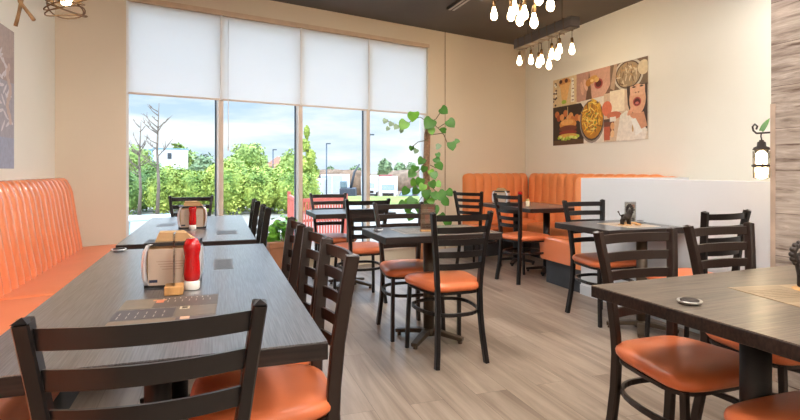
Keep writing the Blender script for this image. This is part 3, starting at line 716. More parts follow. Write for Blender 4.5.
# burger
S += [('r', 0, 0, .38, .58, (58, 42, 34)), ('r', 0, 0, .38, .07, (96, 66, 46))]
for k in range(9): S.append(('e', .05 + .035 * k + rr.uniform(-.01, .01), .40 + rr.uniform(-.05, .07), .028, .05, rr.uniform(-40, 40), rr.choice([(206, 120, 66), (170, 80, 48), (228, 160, 96)])))
S += [('e', .19, .30, .105, .085, (222, 152, 76)), ('e', .18, .33, .08, .04, (238, 182, 108)), ('r', .085, .20, .295, .265, (96, 46, 32)), ('e', .19, .24, .11, .045, (124, 62, 44)), ('e', .19, .18, .11, .035, (150, 52, 40)), ('e', .19, .135, .12, .03, (224, 176, 84)), ('r', .185, .36, .193, .56, (216, 190, 140))]
for k in range(12): S.append(('e', .08 + .021 * k, .10 + rr.uniform(-.02, .02), .02, .022, rr.choice([(196, 212, 84), (156, 184, 62), (222, 228, 130)])))
# fries bowl
S += [('p', [(.38, 0), (.60, 0), (.60, .62), (.34, .6), (.38, .5)], (236, 228, 216)), ('e', .47, .30, .135, .30, (150, 138, 130)), ('e', .47, .31, .125, .28, (70, 56, 48)), ('e', .47, .32, .118, .262, (196, 132, 44))]
for k in range(90):
    a, q = rr.uniform(0, 2 * pi), rr.random() ** .5
    S.append(('e', .47 + .105 * q * cos(a), .36 + .235 * q * sin(a), .030, .010, rr.uniform(0, 180), rr.choice([(246, 206, 86), (240, 190, 64), (252, 222, 120), (224, 160, 50), (120, 90, 40)])))
for k in range(10): S.append(('e', .47 + rr.uniform(-.07, .07), .3 + rr.uniform(-.15, .15), .010, .012, (130, 150, 60)))
# blurred restaurant with drinks
S += [('r', .60, 0, .86, .64, (222, 196, 168)), ('r', .66, .38, .80, .66, (250, 232, 206)), ('e', .63, .44, .05, .10, (224, 124, 92)), ('e', .70, .34, .07, .05, (206, 120, 88)), ('r', .60, .08, .70, .26, (122, 70, 54)), ('r', .60, .02, .66, .20, (196, 98, 70)), ('e', .685, .20, .02, .05, (226, 170, 120)), ('e', .685, .10, .02, .05, (240, 200, 150)), ('r', .60, .26, .72, .30, (92, 66, 56)), ('r', .66, .26, .72, .32, (244, 238, 228))]
# woman with open mouth (generic), white blouse
S += [('p', [(.82, .68), (1, .68), (1, .10), (.93, .12), (.86, .30), (.83, .45)], (72, 50, 44)), ('p', [(.72, 0), (.98, 0), (1, .12), (.95, .2), (.82, .38), (.76, .33)], (240, 232, 220)), ('e', .915, .50, .072, .19, (230, 176, 140)), ('r', .85, .55, .98, .67, (234, 186, 152)), ('p', [(.87, .30), (.97, .34), (1, .16), (.93, .12), (.88, .26)], (218, 158, 124)), ('e', .912, .47, .036, .058, (190, 84, 74)), ('e', .912, .468, .027, .044, (96, 34, 34)), ('e', .912, .452, .016, .018, (214, 120, 110)), ('e', .90, .585, .008, .008, (150, 96, 76)), ('e', .925, .585, .008, .008, (150, 96, 76)), ('e', .885, .655, .016, .010, (70, 46, 40)), ('e', .95, .655, .016, .010, (70, 46, 40)),
      ('e', .855, .355, .035, .030, (228, 166, 132), 35), ('e', .895, .30, .045, .035, (222, 158, 124), -10), ('e', .865, .39, .014, .030, (236, 180, 146), -30), ('e', .875, .15, .008, .05, (206, 170, 120)), ('p', [(.86, .26), (.90, .27), (.96, .10), (.90, .05)], (250, 246, 238))]
poster('wall_poster', (WX1 - .001, 6.40, 1.525), (0, -1, 0), (-1, 0, 0), 1.746, .925, S, 'food photo collage print with burger and fries on the cream wall', (230, 216, 196))
S = [('r', 0, 0, 1, 1, (164, 160, 172)), ('r', 0, .62, 1, 1, (168, 148, 144)), ('r', 0, 0, 1, .22, (156, 164, 188)), ('e', .55, .75, .22, .16, (140, 116, 108)), ('e', .85, .9, .2, .12, (176, 158, 152))]
for k in range(26):
    v = .30 + .02 * k
    S.append(('e', .86 + .10 * sin(k * .7) * (1 - k / 40), v, .035, .012, 50 * cos(k), (212, 206, 212)))
for k in range(12): S.append(('e', .93 + .02 * cos(k), .34 + .035 * k, .018, .028, rr.uniform(0, 90), (198, 176, 168)))
S += [('e', .5, .4, .12, .18, (196, 150, 110)), ('e', .5, .4, .09, .14, (226, 190, 140))]
poster('wall_poster', (WX0 + .001, 3.05, 1.19), (0, 1, 0), (1, 0, 0), 1.49, .985, S, 'blue-grey photo print at the left edge above the banquette', (150, 146, 160))

# ------------------------------------------------------------------ lights: bulb chandeliers
def bulb_mesh(r=.031):
    return MB().lathe([(.013, 0), (.014, -.012), (.018, -.03), (.027, -.055), (r, -.078), (r * .9, -.098), (r * .55, -.113), (.002, -.119)], n=14)
def chandelier(x, y0, y1, z0, z1, bulbs, label, wx=.06):
    cy = (y0 + y1) / 2
    t = thing('beam_chandelier', (x, cy, z0), 0, label, 'chandelier', 'beam chandeliers with bare bulbs')
    h = z1 - z0
    m = MB().box((-wx, y0 - cy, 0), (wx, y1 - cy, h), b=.004); m.build('beam', M_BEAM, t)
    for k in range(7):
        m = MB()
        yy = (y0 - cy) + (y1 - y0) * (.1 + .8 * k / 6)
        e = .005
        loop = [(-wx - e, yy, -e), (-wx - e, yy + .01, h + e), (wx + e, yy + .02, h + e), (wx + e, yy + .01, -e)]
        m.tube(loop, .0045, 6, closed=True, up=(0, 1, 0))
        m.build('cord_wrap', M_CORD, t)
    for s in (-.3, .3):
        MB().tube([(0, s * (y1 - y0), h), (0, s * (y1 - y0), CEILZ - z0)], .004, 6).build('hanging_cable', M_IRON, t)
    for (bx, by, top) in bulbs:      # top = height of the bulb's neck
        lx, ly, lz = bx - x, by - cy, top - z0
        c = MB().tube([(lx * .9, ly, .0), (lx, ly, lz * .5), (lx, ly, lz + .045)], .0035, 6).build('pendant_cord', M_CORD, t)
        MB().lathe([(.009, .062), (.015, .055), (.017, .02), (.015, .0), (.012, -.004)], (lx, ly, lz), 12).build('socket', M_BRASS, c)
        q = bulb_mesh(); q.v = [(a + lx, b + ly, d + lz) for a, b, d in q.v]; q.build('bulb', M_BULB, c)
    return t
def on_x(px, X):      # Y and depth where the sight line px crosses the plane x=X
    k = (px - 400) / F; a = CY * k + SY; tt = X / a; return (-SY * k + CY) * tt, tt
L1 = []
for (px, py, dx) in ((519.5, 61.5, 0), (531, 60.5, .03), (538.7, 63.5, -.02), (541.5, 60.5, .035), (549, 65.3, 0), (551.7, 54.7, -.03), (557.3, 55.5, .02), (559.5, 50, -.02), (572, 50, 0)):
    y, Z = on_x(px, 3.58 + dx); zc = hy(py, Z); L1.append((3.58 + dx, y, zc + .07))
chandelier(3.58, 4.66, 5.78, 2.685, 2.80, L1, 'reclaimed wood beam chandelier with bare bulbs hanging over the booth table')
L2 = []
for (px, py, dx) in ((494, 15, 0), (511, 15.5, -.03), (514.5, 9, .03), (520, 20, 0), (524.5, 14, .03), (534, 22, -.02), (539, -1, 0), (550.5, 5, .02)):
    y, Z = on_x(px, 2.36 + dx); zc = hy(py, Z); L2.append((2.36 + dx, y, zc + .07))
chandelier(2.36, 3.2, 4.35, 2.72, 2.83, L2, 'cluster of bare bulbs dangling at the top edge, nearer than the wood beam in view')

# wire nest pendant + twig pendant
Z = 3.0; p = W(66, Z); zz = hy(19, Z)
t = thing('nest_pendant', (p.x, p.y, zz), 0, 'pendant lamp of loosely coiled brown wire with a lit bulb', 'pendant lamp')
m = MB(); rr = random.Random(5)
pts = []
for k in range(150):
    w = 2 * pi * k / 22; rad_ = .098 + .012 * sin(k * .53); pts.append((rad_ * cos(w), rad_ * sin(w), .02 + .17 * k / 150 + .028 * sin(w * 1.0 + k * .09) * (1 - k / 260)))
m.tube(pts, .0038, 6)
pts = [(.092 * cos(2 * pi * k / 20 + 1), .104 * sin(2 * pi * k / 20 + 1), .05 + .035 * sin(2 * pi * k / 20)) for k in range(20)]; m.tube(pts, .004, 6, closed=True)
pts = [(.106 * cos(2 * pi * k / 20 + 1), .095 * sin(2 * pi * k / 20 + 1), .09 + .05 * cos(2 * pi * k / 20 + .7)) for k in range(20)]; m.tube(pts, .004, 6, closed=True)
m.build('wire_shade', mat('brown_wire', (112, 88, 62), .5, .4), t)
q = MB().lathe([(.002, 0), (.02, .006), (.033, .03), (.030, .055), (.018, .08), (.014, .095)], n=14); q.v = [(a, b, c + .075) for a, b, c in q.v]; q.build('bulb', M_BULB, t)
MB().lathe([(.016, .165), (.02, .17), (.02, .22), (.006, .235)], n=12).build('socket', M_BRASS, t)
MB().tube([(0, 0, .23), (0, 0, CEILZ - zz)], .003, 6).build('cord', M_CORD, t)
for a in range(4):
    w = a * pi / 2; MB().tube([(0.018 * cos(w), .018 * sin(w), .215), (.096 * cos(w), .096 * sin(w), .17)], .003, 6).build('shade_arm', M_IRON, t)
Z = 2.5; p = W(22, Z); zz = hy(26, Z)
t = thing('branch_pendant', (p.x, p.y, zz), 0, 'hanging ornament of crossed bare wooden sticks at the top left corner', 'hanging ornament')
rx, ry = CY, -SY
def bp(px, py): dpx = (px - 22) / F * Z; return (rx * dpx, ry * dpx, hy(py, Z) - zz)
for (a, b, c) in (((25, -30), (21, 3), (15.5, 26)), ((14, -30), (20, 2), (34, 20))):
    A, B_, C_ = bp(*a), bp(*b), bp(*c); mid = tuple((B_[i] + C_[i]) / 2 + (.004 if i == 1 else 0) for i in range(3))
    MB().tube([A, B_, mid, C_], [.010, .009, .008, .009], 8).build('stick', M_TWIG, t)
MB().tube([bp(20, -28), (bp(20, -28)[0], bp(20, -28)[1], CEILZ - zz)], .003, 6).build('cord', M_CORD, t)

# wall lantern on the plank partition end
lx, ly = 3.02, 2.2
yy, ZZ = on_x(761.5, lx)
ly = yy
t = thing('wall_lantern', (lx, ly, 1.1), 0, 'lit glass lantern hanging from a curled iron bracket at the end of the plank wall', 'lantern')
def lz(py): return hy(py, ZZ) - 1.1
m = MB().tube([(0, -(ly - 2.127), lz(133) ), (0, -.02, lz(133)), (0, .03, lz(133)), (0, .05, lz(130)), (0, .055, lz(126)), (0, .04, lz(123.5)), (0, .025, lz(126)), (0, .032, lz(129))], .0055, 8)
m.box((-.03, -(ly - 2.131), lz(142)), (.03, -(ly - 2.126), lz(110))); m.build('bracket', M_IRON, t)
m = MB().tube([(0, 0, lz(133)), (.003, .006, lz(136)), (0, 0, lz(139)), (-.003, -.004, lz(142))], .004, 8); m.build('hook', M_IRON, t)
MB().lathe([(.046, 0), (.040, .015), (.024, .022), (.022, .045), (.012, .052), (.012, .058), (.002, .060)], (0, 0, lz(150)), 16).build('cap', M_IRON, t)
h1_, h2_ = lz(149.5), lz(179)
MB().lathe([(.034, h2_), (.038, (h2_ + lz(166)) / 2), (.032, lz(166)), (.038, lz(157)), (.036, h1_)], n=16).build('glass', M_ACRY, t)
MB().lathe([(.038, -.008), (.050, -.003), (.050, .006), (.036, .012)], (0, 0, lz(166)), 16).build('collar', M_IRON, t)
MB().lathe([(.002, 0), (.028, .006), (.031, .05), (.024, .075), (.028, .10), (.028, .145), (.012, .16)], (0, 0, lz(178.5)), 14).build('bulb', M_BULB, t)
for s in (0, 1, 2, 3):
    w = pi / 4 + s * pi / 2; MB().tube([(.039 * cos(w), .039 * sin(w), lz(178)), (.041 * cos(w), .041 * sin(w), lz(151))], .003, 6).build('cage_rod', M_IRON, t)
def leaf(mb, base, tipdir, w, L, nrm, mi=0, heart=True, cup=.12):
    base = Vector(base); d = Vector(tipdir).normalized(); n = Vector(nrm); n = (n - d * n.dot(d)).normalized(); s = d.cross(n)
    prof = [(0, .12), (.05, .36), (.16, .52), (.34, .56), (.54, .50), (.74, .34), (.90, .14), (1, 0)] if heart else [(0, .05), (.2, .3), (.45, .42), (.7, .3), (.9, .12), (1, 0)]
    vs = []; off = .10 * L if heart else 0
    for (u, q) in prof:
        back = off if (heart and .04 < u < .2) else 0
        c = base + d * (u * L) - n * (cup * L * u * u)
        vs += [c, c + s * q * w + n * cup * w * q * .8 - d * back, c - s * q * w + n * cup * w * q * .8 - d * back]
    fs = []
    for i in range(len(prof) - 1):
        a, b = 3 * i, 3 * i + 3; fs += [(a, a + 1, b + 1, b), (a, b, b + 2, a + 2)]
    mb.add(vs, fs, mi, True)
m = MB(); leaf(m, (0, 0.0, lz(131)), (0.02, -.03, .08), .035, .085, (-1, .1, .2)); m.build('leaf', M_LEAF, t)

# ceiling vent; fill panels added out of view to brighten the room
v = thing('ceiling_vent', (2.62, 5.42, CEILZ), R(0), 'small pale air diffuser in the dark ceiling above the aisle', 'vent')
MB().box((-.05, -.28, -.03), (.05, .28, -.0)).build('frame', M_IRON, v)
for s in (-.025, .025): MB().box((s - .012, -.26, -.036), (s + .012, .26, -.029)).build('slot', mat('pale_slot', (186, 180, 172), .6), v)
cl = None
for i, (x, y) in enumerate(((.4, .2), (2.2, .2), (1.3, 1.9), (.6, -1.6), (3.9, 2.4), (2.4, -1.6), (1.5, 3.9))):
    if i == 0:
        cl = thing('added_fill_panel', (x, y, CEILZ), 0, 'x', 'fill light', 'added fill light panels')
        MB().box((-.32, -.32, -.05), (.32, -.30, 0)).box((-.32, .30, -.05), (.32, .32, 0)).box((-.32, -.30, -.05), (-.30, .30, 0)).box((.30, -.30, -.05), (.32, .30, 0)).build('frame', M_ALU, cl)
        MB().box((-.30, -.30, -.045), (.30, .30, -.02)).build('diffuser', M_DIFF, cl); c = cl
    else: c = copy_tree(cl)
    c.location = (x, y, CEILZ); c['label'] = 'added square fill light panel, out of view on the dark ceiling'

# ------------------------------------------------------------------ indoor plants
Z = 6.35; pb = W(426.5, Z)
t = thing('climbing_pothos', (pb.x, pb.y, 0), 0, 'tall climbing pothos on a moss pole by the last window pane', 'potted plant')
def lp(px, py, dz=0): q = W(px, Z + dz); return (q.x - pb.x, q.y - pb.y, hy(py, Z + dz))
MB().lathe([(.10, 0), (.12, .02), (.14, .28), (.15, .30), (.15, .34), (.13, .34), (.125, .31), (.002, .30)], n=24).build('pot', M_POT, t)
m = MB(); pts = [(0.0, 0, .3), (.004, 0, .8), (-.002, .004, 1.2), (.01, 0, 1.6), lp(430, 120)]
m.tube(pts, [.042, .040, .040, .038, .034], 12); m.build('moss_pole', M_MOSS, t)
m = MB()
for path in ([(428, 122), (420, 117), (414, 119), (406, 125), (398, 128), (388, 121)], [(430, 122), (436, 119), (440, 113)], [(431, 122), (438, 128), (444, 135), (448, 145), (456, 147)], [(438, 128), (444, 124), (448, 123)], [(428, 140), (418, 142), (412, 147)], [(429, 135), (437, 134), (444, 133)], [(427, 160), (420, 170), (413, 176)], [(430, 165), (436, 168)], [(430, 185), (440, 196)], [(427, 190), (416, 205)]):
    P_ = [lp(a, b, -.06 - .02 * (i % 3)) for i, (a, b) in enumerate(path)]; m.tube(P_, .005, 6)
m.build('vines', M_STEM, t)
cam_n = Vector((-SY, -CY, .12))
for (name, mt, lst) in (
    ('leaves', M_LEAF, [(441, 108, 1.0, 10, .2, -1), (432, 119, -.6, 14, .3, -1), (448, 120, .8, 11, .3, -1), (446, 131, -1, 8, -.2, .3), (451, 142, .2, 10, .1, -1), (458, 143, -.5, 6, .4, 1), (437, 153, .5, 6, 0, -1), (412, 146, -.2, 6, -.5, -1),
                        (414, 171, -.8, 10, 0, -1), (437, 163, .7, 10, 0, -1), (433, 172, .3, 9, .2, -1), (421, 178, -.3, 10, 0, -1), (438, 192, .8, 13, .2, -1), (414, 198, -.7, 12, 0, -1), (426, 190, .1, 11, 0, -1), (431, 181, .4, 9, 0, -1), (443, 199, .9, 10, 0, -1), (420, 203, -.2, 11, 0, -1), (434, 206, .3, 10, 0, -1), (410, 206, -.8, 9, 0, -1), (425, 166, -.3, 8, 0, -1), (418, 188, -.8, 9, 0, -1), (440, 214, .6, 9, 0, -1), (423, 158, -.6, 9, 0, -1), (435, 158, .8, 8, 0, -1), (408, 188, -.8, 10, 0, -1), (416, 166, -.5, 9, 0, -1), (428, 200, .2, 11, 0, -1), (447, 190, .8, 9, 0, -1), (412, 212, -.4, 11, 0, -1), (424, 219, .2, 11, 0, -1), (405, 202, -.8, 10, 0, -1), (433, 192, .4, 10, 0, -1), (446, 219, .6, 10, 0, -1), (422, 212, -.4, 9, 0, -1)]),
    ('bright_leaves', M_LEAFB, [(414, 112, -.2, 13, .2, -1), (406, 121, -.6, 12, 0, -1), (431, 128, .2, 8, 0, -1), (430, 170, .5, 8, 0, -1), (424, 184, -.5, 9, 0, -1), (416, 180, -.8, 9, 0, -1), (430, 198, .3, 9, 0, -1), (409, 200, -.6, 8, 0, -1), (436, 182, .9, 8, 0, -1)]),
    ('pale_leaves', M_LEAFP, [(398, 125, -.8, 7, 0, -1), (392, 122, -.5, 6, 0, -1), (386, 119, -.4, 6, 0, -1), (402, 129, -.3, 5, 0, -1), (389, 127, -.7, 5, 0, -1), (417, 149, -.5, 6, 0, -1), (436, 147, .8, 7, 0, .2)])):
    m = MB(); rr = random.Random(2)
    for (px, py, side, size, up, dn) in lst:
        L = size / F * Z * .9
        b0 = lp(px, py, -.08 - rr.random() * .08)
        d = Vector((CY * side * .8, -SY * side * .8, dn * .75)) + Vector((-SY, -CY, 0)) * rr.uniform(-.2, .5)
        leaf(m, b0, d, L * .92, L, cam_n + Vector((rr.uniform(-.4, .4), 0, rr.uniform(-.1, .5))))
    m.build(name, mt, t)

Z = 5.72; pb = W(281, Z)
t = thing('window_planter', (pb.x, pb.y, 0), WA, 'terracotta planter box with big bright leaves under the window behind the brown chairs', 'planter')
MB().box((-.17, -.14, 0), (.17, .14, .40), 0, b=.008).box((-.18, -.15, .36), (.18, .15, .42), 0, b=.006).build('box', M_POT, t)
m = MB(); rr = random.Random(9)
for k in range(46):
    a = rr.uniform(0, 2 * pi); q = rr.uniform(.0, .13); hgt = rr.uniform(.42, .66)
    b0 = (q * cos(a), q * sin(a) * .8, hgt); d = Vector((cos(a), sin(a), rr.uniform(-.3, .7)))
    leaf(m, b0, d, .075, .11, (cos(a) * -.3, -.8, .7))
m.build('leaves', M_LEAFB, t)
m = MB()
for k in range(12):
    a = rr.uniform(0, 2 * pi); m.tube([(0.02 * cos(a), .02 * sin(a), .40), (.1 * cos(a), .09 * sin(a), .58)], .004, 5)
m.build('stems', M_LEAF, t)

# ------------------------------------------------------------------ outside
dv = Vector((sin(R(19.24)), cos(R(19.24)), 0)); rv = Vector((CY, -SY, 0))
def G(x, Z): return rv * x + dv * Z
rows = []
for (Zr, h) in ((5.6, -.10), (13, -.10), (19.5, -.10), (26, -.10), (33, -2.7), (60, -2.75), (150, -2.8), (600, -2.8)):
    rows.append([tuple(G(x * max(1, Zr / 30), Zr) + Vector((0, 0, h))) for x in (-60, -20, -6, 4, 14, 60)])
gb = MB(); gb.grid(rows, 0, False)
for i in range(len(gb.f)):
    r_ = i // 5; c_ = i % 5; gb.mi[i] = (0, 0, 1, 1, 2, 2, 2)[r_]
# clip the near row so that nothing of the outside ground lies in the room
for j in range(6):
    x = (-60, -20, -6, 4, 14, 60)[j]
    s_ = (-30, -12, -4, 6, 14, 40)[j]; p = wl(s_, .22); gb.v[j] = (p.x, p.y, -.12)
struct(gb.build('ground', [M_PAVE, M_GRASS, M_DIRT]))

def foliage(blobs, n, size, core=True, seed=1):
    rr = random.Random(seed); m = MB()
    for (c, rx_, ry_, rz_) in blobs:
        c = Vector(c)
        if core:
            vs = []; 
            for i in range(1, 7):
                for j in range(12):
                    a, b = pi * i / 7, 2 * pi * j / 12; k = .80 * (1 + .12 * sin(3 * b + i * 2 + seed))
                    vs.append([c.x + rx_ * k * sin(a) * cos(b), c.y + ry_ * k * sin(a) * sin(b), c.z + rz_ * k * cos(a)])
            m.loft([[tuple(q) for q in vs[i * 12:(i + 1) * 12]] for i in range(6)], 0, True)
        for k in range(n):
            d = Vector((rr.gauss(0, 1), rr.gauss(0, 1), rr.gauss(0, 1))).normalized()
            q = rr.uniform(.72, 1.08)
            p = c + Vector((d.x * rx_, d.y * ry_, d.z * rz_)) * q * (1 + .10 * sin(5 * d.x + seed) + .08 * sin(7 * d.z + 2 * seed))
            n1 = (d + Vector((rr.uniform(-.8, .8), rr.uniform(-.8, .8), rr.uniform(-.3, .9)))).normalized()
            a = n1.orthogonal().normalized(); a.rotate(Matrix.Rotation(rr.uniform(0, 6.28), 3, n1)); b = n1.cross(a); s = size * rr.uniform(.6, 1.3)
            m.add([p - a * s, p + b * s * .5, p + a * s, p - b * s * .5], [(0, 1, 2, 3)])
    return m
def shrub(px, Z, top_y, wpx, base_h, label, mt, name='shrub', n=900, size=.055, group='bushes outside the window', seed=0, blobs=None, trunk=None, cat='shrub'):
    p = G((px - 400) / F * Z, Z); top = hy(top_y, Z); w = wpx / F * Z / 2
    t = thing(name, (p.x, p.y, base_h), 0, label, cat, group)
    H = top - base_h; rr = random.Random(seed + 50)
    if blobs is None:
        blobs = [((0, 0, H * .5), w, w * .9, H * .5)]
        for k in range(4): blobs.append(((rr.uniform(-.5, .5) * w, rr.uniform(-.5, .5) * w, H * rr.uniform(.35, .75)), w * .55, w * .5, H * .28))
    else: blobs = [((bx * w, by * w, bz * H), br * w, br * w, bh * H) for (bx, by, bz, br, bh) in blobs]
    foliage(blobs, n, size, True, seed).build('foliage', mt, t, fix=False)
    th = H * (trunk or .3)
    MB().tube([(0, 0, 0), (.03, .02, th * .6), (0, 0, th * 1.3)], [.03 * max(1, H / 3), .025 * max(1, H / 3), .015], 7).build('trunk', M_BARK, t)
    return t
hedge = [(128, 15.5, 172, 30, 1), (146, 16.5, 165, 32, 1), (163, 15.2, 170, 28, 0), (180, 16.8, 167, 32, 0), (196, 15.6, 172, 30, 0), (211, 16.5, 169, 32, 0), (228, 15.3, 163, 32, 0), (243, 16.8, 168, 34, 0), (258, 15.5, 170, 32, 0), (274, 16.4, 166, 34, 0), (290, 15.6, 170, 30, 0), (305, 16.8, 172, 26, 0)]
hl = ['dark bush at the window edge below the bare tree', 'tall dark bush under the bare tree', 'light bush below the white building', 'light bush under the right end of the white building', 'bush just left of the first mullion', 'bush right behind the first mullion',
      'bright bush just right of the first mullion', 'bright bush left of the round tree', 'bright bush below the round tree', 'bush below the light pole', 'bush left of the second mullion', 'bush beside the white trailer']
for i, (px, Z, ty, w, k) in enumerate(hedge):
    shrub(px, Z, ty, w * 1.25, -.15, 'leafy green hedge, ' + hl[i], M_HEDGED if k else M_HEDGE, 'hedge_shrub', 1300, .05, 'hedge outside the window', i)
RT = [(0, 0, .72, .95, .30), (-.5, .1, .58, .6, .22), (.5, -.1, .58, .62, .22), (0, .2, .5, .8, .2)]
shrub(135, 24, 146, 34, -.2, 'mid-green tree behind the bare branches, left of the white building', M_TREE, 'leafy_tree', 900, .09, 'trees outside the window', 21, RT, .5, 'tree')
shrub(180, 90, 146, 26, -2.8, 'light green tree rising behind the white building roof', M_TREE, 'leafy_tree', 500, .5, 'trees outside the window', 22, RT, .5, 'tree')
if 0: shrub(170, 92, 143, 22, -2.8, 'small tree just left of the one above the white building roof', M_TREE, 'leafy_tree', 400, .5, 'trees outside the window', 28, RT, .5, 'tree')
shrub(203, 50, 155, 26, -2.5, 'grey-green tree between white building and first mullion', M_FARTREE, 'leafy_tree', 500, .25, 'trees outside the window', 23, RT, .5, 'tree')
shrub(249, 30, 143, 34, -.3, 'round-crowned tree rising above the hedge in the second pane', M_TREE, 'leafy_tree', 1000, .11, 'trees outside the window', 24, RT, .5, 'tree')
shrub(233, 27, 156, 26, -.3, 'low tree left of the round-crowned tree', M_TREE, 'leafy_tree', 700, .10, 'trees outside the window', 25, RT, .5, 'tree')
shrub(289, 24, 152, 22, -.3, 'tree behind the hedge next to the second mullion', M_TREE, 'leafy_tree', 700, .09, 'trees outside the window', 26, RT, .5, 'tree')
shrub(308, 20, 126, 24, -.15, 'slender light-green tree beside the white trailers', M_HEDGE, 'leafy_tree', 300, .07, 'trees outside the window', 27,
      [(0, 0, .25, .9, .22), (-.35, 0, .5, .6, .12), (.2, 0, .6, .45, .12), (-.25, 0, .76, .38, .08), (.45, .1, .42, .5, .10), (-.1, 0, .92, .2, .08)], .6, 'tree')
for i, (px, ty, w) in enumerate(((385, 160, 14), (400, 163, 12), (412, 163, 12), (424, 166, 12), (356, 166, 12), (330, 167, 12))):
    shrub(px, 120 + 14 * i, ty, w * .9, -2.8, 'distant tree on the skyline ' + ['behind the red truck', 'behind the white box truck', 'left of the moss pole', 'behind the moss pole', 'behind the crane arms', 'behind the white trailers'][i], M_FARTREE, 'leafy_tree', 260, .6, 'trees on the skyline', 40 + i, RT, .5, 'tree')

def bare_tree(px, Z, top_y, label, seed):
    p = G((px - 400) / F * Z, Z); H = hy(top_y, Z) + .15; rr = random.Random(seed)
    t = thing('bare_tree', (p.x, p.y, -.15), 0, label, 'tree', 'bare trees'); br = MB()
    MB().tube([(0, 0, 0), (.04, 0, H * .3), (0, .03, H * .6), (.05, 0, H)], [.05, .04, .028, .008], 8).build('trunk', M_BARK, t)
    for k in range(16):
        z = H * rr.uniform(.42, .95); a = rr.choice([0, pi]) + rr.uniform(-.7, .7); L = H * rr.uniform(.10, .24) * (1.3 - z / H)
        d = rv * cos(a) + dv * sin(a); b = Vector((0.02, 0, z)); e = b + d * L + Vector((0, 0, L * rr.uniform(.6, 1.3)))
        mid = (b + e) / 2 + Vector((0, 0, -.08 * L)); br.tube([b, mid, e], [.016, .011, .004], 5)
        for q in range(3):
            f = b.lerp(e, rr.uniform(.4, .9)); g = f + (d * rr.uniform(-.3, .8) + Vector((0, 0, rr.uniform(.3, 1)))) * L * .4; br.tube([f, g], [.008, .003], 4)
    br.build('branches', M_BARK, t)
bare_tree(157, 14, 103, 'tall bare tree with thin branches in the first pane', 3)
bare_tree(139, 14.6, 122, 'shorter bare tree left of the tall one in the first pane', 4)

def obox(mb, cx, Z, h0, w, d, h, mi=0, b=0): mb.box((cx - w / 2, -d / 2, h0), (cx + w / 2, d / 2, h0 + h), mi, b=b)
# white building
Z = 70; p = G((153 - 400) / F * Z, Z)
t = thing('warehouse', (p.x, p.y, -2.8), R(5), 'white flat-roofed warehouse behind the bare tree', 'building')
hgt = hy(149, Z) + 2.8
MB().box((0, 0, 0), (4.3, 6, hgt)).build('wall', mat('warehouse_white', (214, 216, 220), .8, var=.02), t)
MB().box((-3.6, .3, 0), (0, 6, hgt - .15)).build('annex', mat('warehouse_blue', (176, 206, 226), .8, var=.03), t)
MB().box((1.75, -.05, hgt - 1.3), (2.25, 0, hgt - .5)).build('window', mat('dark_pane', (70, 76, 84), .3), t)
MB().box((-3.7, .2, hgt - .15), (0, 6.1, hgt - .02)).box((-.05, -.05, hgt - .02), (4.35, 6.1, hgt + .12)).build('roof', mat('teal_roof_edge', (120, 168, 190), .6), t)
Z = 75; p = G((278 - 400) / F * Z, Z)
t = thing('house', (p.x, p.y, -2.8), -R(19.24), 'distant house with pinkish gabled roof behind the hedge', 'building')
MB().box((-2.2, 0, 0), (2.2, 5, 4.2)).build('wall', mat('house_wall', (226, 210, 196), .8), t)
MB().add([(-2.5, -.3, 4.2), (2.5, -.3, 4.2), (0, -.3, 5.9), (-2.5, 5.3, 4.2), (2.5, 5.3, 4.2), (0, 5.3, 5.9)], [(0, 1, 2), (3, 5, 4), (0, 2, 5, 3), (1, 4, 5, 2), (0, 3, 4, 1)]).build('roof', mat('pink_roof', (206, 150, 132), .8), t)
for (px, Z, ty, lb) in ((273, 66, 150, 'thin light pole above the hedge in the second pane'), (326.5, 60, 144, 'tall light pole behind the white trailers'), (369.5, 52, 135, 'light pole right beside the third mullion')):
    p = G((px - 400) / F * Z, Z); H = hy(ty, Z) + 2.8
    t = thing('light_pole', (p.x, p.y, -2.8), 0, lb, 'pole', 'light poles')
    MB().tube([(0, 0, 0), (0, 0, H)], .07, 8).build('pole', M_GASKET, t); MB().box((-.05, -.12, H - .02), (.45, .12, H + .1)).build('lamp_head', M_GASKET, t)

M_TRW = mat('trailer_white', (226, 228, 228), .6, var=.03); M_TYRE = mat('rubber_tyre', (36, 36, 38), .8); M_WSH = mat('vehicle_glass', (110, 128, 136), .2)
def wheels(t, xs, ys, r=.45):
    for x in xs:
        for y in ys:
            MB().tube([(x - .12, y, r), (x + .12, y, r)], r, 14).build('wheel', M_TYRE, t)
def trailer(px, Z, w, L, hgt, rz, label):
    p = G((px - 400) / F * Z, Z); t = thing('box_trailer', (p.x, p.y, -2.72), rz, label, 'trailer', 'white trailers')
    MB().box((-w / 2, 0, .9), (w / 2, L, hgt), b=.03).build('cargo_box', M_TRW, t)
    m = MB()
    for k in range(2): m.box((-w / 2 + .1 + k * (w / 2 - .05), -.03, 1.0), (-w / 2 + .1 + k * (w / 2 - .05) + w / 2 - .15, 0, hgt - .1))
    m.build('doors', mat('trailer_door', (180, 184, 186), .6), t)
    m = MB().box((-w / 2 + .2, .1, .6), (w / 2 - .2, L - .1, .9)); m.build('chassis', M_IRON, t)
    wheels(t, (-w / 2 + .3, w / 2 - .3), (.8, 2.0)); return t
trailer(332, 66, 2.8, 9, 3.3, -R(19), 'white box trailer seen from behind in the third pane')
trailer(309, 56, 2.3, 5, 2.9, -R(19), 'white box trailer parked close beside the slender tree')
